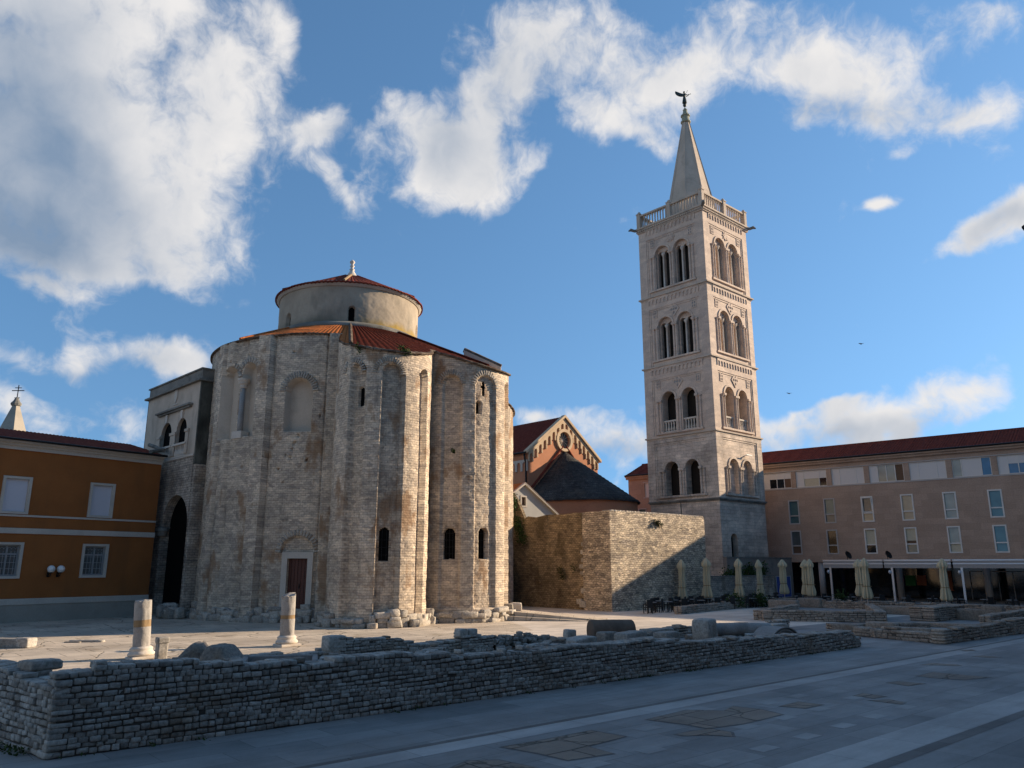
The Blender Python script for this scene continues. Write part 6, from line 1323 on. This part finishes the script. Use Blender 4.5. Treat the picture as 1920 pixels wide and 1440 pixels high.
# awning frames in front of the modern building
aO = rO - np.array([-rD[1], rD[0]]) * 5.6
def ga_(x, y): return PH(aO, rD, x, y)
for x0, x1, lab in [(1543, 1655, 'left awning frame with white posts before the dark shop front'), (1657, 1783, 'middle awning frame before the coloured panels'), (1786, 1960, 'right awning frame reaching the picture edge')]:
    u0, z1 = ga_(x0, 1054); u1 = ga_(x1, 1054)[0]; z1 = 3.95; z0 = 3.2
    p = aO + rD * u0; aw = thing('awning', lab, 'awning', (p[0], p[1], 0), rzd(rD), 'terrace awnings'); Lx = u1 - u0
    mb = MB(); mb.box(0, -.05, z1 - .14, Lx, .1, z1); mb.box(0, -.1, z1 - .46, Lx, .05, z1 - .34); mb.box(0, .1, z1 - .1, .12, 5.2, z1); mb.box(Lx - .12, .1, z1 - .1, Lx, 5.2, z1); mb.build('rail', MATS['alu'], aw, bevel=.01)
    mb = MB(); mb.box(.02, -.02, z1 - .34, Lx - .02, .03, z1 - .14); mb.box(.02, -.06, z0 - .05, Lx - .02, .0, z1 - .46); mb.box(.12, .1, z1 - .08, Lx - .12, 5.2, z1 - .04); mb.build('canvas', MATS['awning'], aw)
    for xx in ((.7,) if x1 < 1900 else (.7, Lx - .7)):
        mb = MB(); mb.box(xx - .09, -.1, 0, xx + .09, .08, z0); mb.lathe([(.06, 2.6), (.16, 2.75), (.1, 2.95)], 8, (xx - .2, -.1)); mb.build('post', MATS['alu'], aw)
for x, y, lab in [(1596, 1050, 'small dark satellite dish on the left awning roof'), (1672, 1047, 'larger dark satellite dish on the middle awning roof')]:
    u, z = ga_(x, y); p = aO + rD * u; z = 4.1; dsh = thing('satellite_dish', lab, 'satellite dish', (p[0], p[1] + .8, 3.95), .5, 'satellite dishes')
    mb = MB(); mb.lathe([(.01, 0), (.2, .03), (.36, .1), (.42, .16), (.40, .17), (.3, .1), (.01, .04)], 18, M=T(0, 0, .42) @ Matrix.Rotation(R(65), 4, 'X')); mb.build('dish', MATS['iron'], dsh, True); mb = MB(); mb.tube([(0, 0, 0), (0, .05, .42)], .03, 6); mb.tube([(0, 0, .3), (0, -.45, .6)], .02, 5); mb.build('mast', MATS['iron'], dsh)
# tables and chairs
def make_chair():
    t = thing('cafe_chair', 'dark wicker chair of the cafe terrace standing by the tall stone wall', 'chair', (0, 0, 0), 0, 'dark wicker chairs on the cafe terrace')
    mb = MB(); mb.box(-.24, -.24, .4, .24, .24, .47); mb.build('seat', MATS['wicker'], t, bevel=.02)
    mb = MB(); mb.box(-.26, .2, .42, .26, .26, .98); mb.box(-.28, -.2, .62, -.23, .24, .68); mb.box(.23, -.2, .62, .28, .24, .68); mb.build('backrest', MATS['wicker'], t, bevel=.02)
    for a in (-.22, .22):
        for b in (-.22, .22): mb = MB(); mb.box(a - .025, b - .025, 0, a + .025, b + .025, .66 if b < 0 else .42); mb.build('leg', MATS['wicker'], t)
    return t
def make_table():
    t = thing('cafe_table', 'small dark cafe table with a light top among the wicker chairs', 'table', (0, 0, 0), 0, 'small tables on the cafe terrace')
    mb = MB(); mb.lathe([(.38, .74), (.38, .775)], 20); mb.build('table_top', MATS['table_top'], t); mb = MB(); mb.tube([(0, 0, 0), (0, 0, .74)], .035, 8); mb.lathe([(.25, 0), (.22, .03), (.04, .05)], 14); mb.build('pedestal', MATS['wicker'], t); return t
chair0, table0 = make_chair(), make_table(); cc = tc_ = 0
spots = []
for k in range(8):
    s = k / 7; q = G(1222 + 215 * s, 1149.5 - 11.5 * s)[:2]; spots.append((q, 2))
for k in range(5):
    s = k / 4; q = G(1270 + 190 * s, 1141 - 9 * s)[:2]; spots.append((q, 2))
for k in range(7):
    s = k / 6; q = G(1232 + 190 * s, 1146 - 12 * s)[:2]; spots.append((q, 2))
for k in range(9):
    s = k / 8; q = G(1500 + 400 * s, 1134 + 10 * s)[:2]; spots.append((q, 2))
for q, n in spots:
    t = table0 if tc_ == 0 else copy_tree(table0); t.location = (float(q[0]), float(q[1]), 0); tc_ += 1
    for j in range(n):
        c = chair0 if cc == 0 else copy_tree(chair0); a = rng.uniform(-.5, .5) + (math.pi if j else 0) + rzd(AD); c.location = (float(q[0] - math.sin(a) * -.75), float(q[1] + math.cos(a) * .75), 0); c.rotation_euler = (0, 0, a)
        if cc >= 40: c['label'] = 'dark wicker chair of the cafe terrace in the shade before the shop front'
        cc += 1
    if tc_ > 20: t['label'] = 'small dark cafe table standing before the awnings and shop front'
# wall panels, poster and ivy at the tower foot
wO = tO - tB * 3.0; 
def tw(x, y): return PH(wO, tA, x, y)
a = tw(1330, 1100)[0]; b = tw(1452, 1100)[0]; t1 = tw(1390, 1081)[1]
lw_ = thing('terrace_wall', 'low dark rubble wall of the terrace at the foot of the bell tower', 'wall', (wO[0], wO[1], 0), rzd(tA)); mb = MB(); mb.box(a, 0, 0, b, .5, t1); mb.build('masonry', MATS['old_rubble'], lw_); mb = MB(); mb.box(a, -.05, t1, b, .55, t1 + .08); mb.build('coping', MATS['cap_concrete'], lw_)
wO2 = tO - tB * 1.6
def tw2(x, y): return PH(wO2, tA, x, y)
a, b, c = tw2(1364, 1070)[0], tw2(1445, 1070)[0], tw2(1486, 1070)[0]; t2 = tw2(1420, 1046.5)[1]
pn = thing('garden_wall', 'stained plastered wall with a thin coping behind the terrace parasols', 'wall', (wO2[0], wO2[1], 0), rzd(tA)); mb = MB(); mb.box(a, 0, 0, c, .35, t2); mb.build('plaster_face', MATS['panel_wall'], pn); mb = MB(); mb.box(a - .05, -.06, t2, c + .05, .4, t2 + .1); mb.build('coping', MATS['cap_concrete'], pn)
p = wO2 + tA * 0
p0, z1 = tw2(1454, 1081); p1, z0 = tw2(1483, 1116); ps = wO2 + tA * p0 - np.array([-tA[1], tA[0]]) * .08
po_ = thing('poster_board', 'blue poster board leaning on the plastered wall behind a parasol', 'sign', (ps[0], ps[1], .1), rzd(tA)); mb = MB(); mb.box(0, 0, 0, p1 - p0, .04, z1 - .1); mb.build('board', MATS['blue_poster'], po_); mb = MB(); frame_bars(mb, -.06, 0, p1 - p0 + .06, z1 - .05, -.02, .05, .07); mb.build('frame', MATS['concrete_white'], po_)
def wpt3(x, y): u, z = tw2(x, y); q = wO2 + tA * u - np.array([-tA[1], tA[0]]) * .15; return (q[0], q[1], z)
plant('ivy', 'dark mass of ivy hanging over the plastered wall at the tower foot', [wpt3(x, y) for x, y in [(1368, 1077), (1376, 1073), (1395, 1070), (1403, 1066), (1408, 1072), (1400, 1076), (1425, 1072), (1428, 1066), (1360, 1080), (1388, 1078)]], 130, .14, (.3, .12, .32), 7)
for (x, y, Y, lab, sd_) in [(1375, 1122, 65, 'small potted shrub between chairs below the dark ivy', 8), (1425, 1122, 67, 'small shrub at the foot of the fourth parasol', 9), (1575, 1116, 70, 'low shrub behind the awning post in front of the shop', 10)]:
    p = ray(x, y)[:2] * (Y / ray(x, y)[1]); plant('shrub', lab, [(p[0], p[1], .5), (p[0] + .4, p[1], .45), (p[0], p[1], .8)], 120, .12, (.3, .25, .25), sd_)
# street lantern whose corner enters on the right
Y = 16.; r = ray(1917, 428); p = r[:2] * (Y / r[1]); z = zat(1917, 428, Y)
lm = thing('street_lamp', 'dark street lantern whose corner just enters the right picture edge', 'street lamp', (p[0] + .385, p[1], 0), 0)
mb = MB(); mb.lathe([(.12, 0), (.12, .5), (.07, .8), (.05, z - .55), (.08, z - .5)], 12); mb.build('post', MATS['iron'], lm, True)
mb = MB(); mb.lathe([(.16, z - .5), (.34, z - .02), (.40, z), (.40, z + .04), (.1, z + .28), (.03, z + .42)], 4); mb.build('lantern', MATS['iron'], lm)
mb = MB(); mb.lathe([(.13, z - .46), (.29, z - .04)], 4, cap=False); mb.build('lantern_glass', MATS['grey_glass'], lm)
for x, y, lab in [(1480, 738, 'tiny dark bird flying just right of the tower'), (1615, 645, 'tiny dark bird high in the sky right of the tower')]:
    r = ray(x, y); p = r * (95 / r[1]); mb = MB(); mb.add([(0, 0, 0), (-.36, .07, .12), (-.33, -.1, .1), (.36, .07, .1), (.33, -.1, .08), (0, .2, 0), (0, -.22, .02)], [(5, 1, 2, 6), (5, 6, 4, 3)]); mb.tube([(0, -.22, 0), (0, 0, -.02), (0, .2, 0)], [.015, .05, .02], 6); tag(mb.build('bird', MATS['iron'], loc=(p[0], p[1], p[2] + H)), lab, 'bird', 'birds in the sky')
# weeds along wall feet and in the paving joints
S_ = MB(); r2 = random.Random(3)
for k in range(46):
    s = r2.uniform(0, LW); p = P0 + dW * s + np.array([dW[1], -dW[0]]) * r2.uniform(.02, .12); leaves(S_, [(p[0], p[1], .03)], r2.randint(3, 10), .04, (.09, .03, .025), k)
for k in range(25): p = P0 + d2 * r2.uniform(.3, 6) + np.array([-.08, -.08]); leaves(S_, [(p[0], p[1], .05)], 14, .05, (.12, .06, .05), k + 99)
tag(S_.build('weeds', MATS['foliage']), 'sparse weeds along the foot of the foreground wall', 'weeds', None, 'stuff')
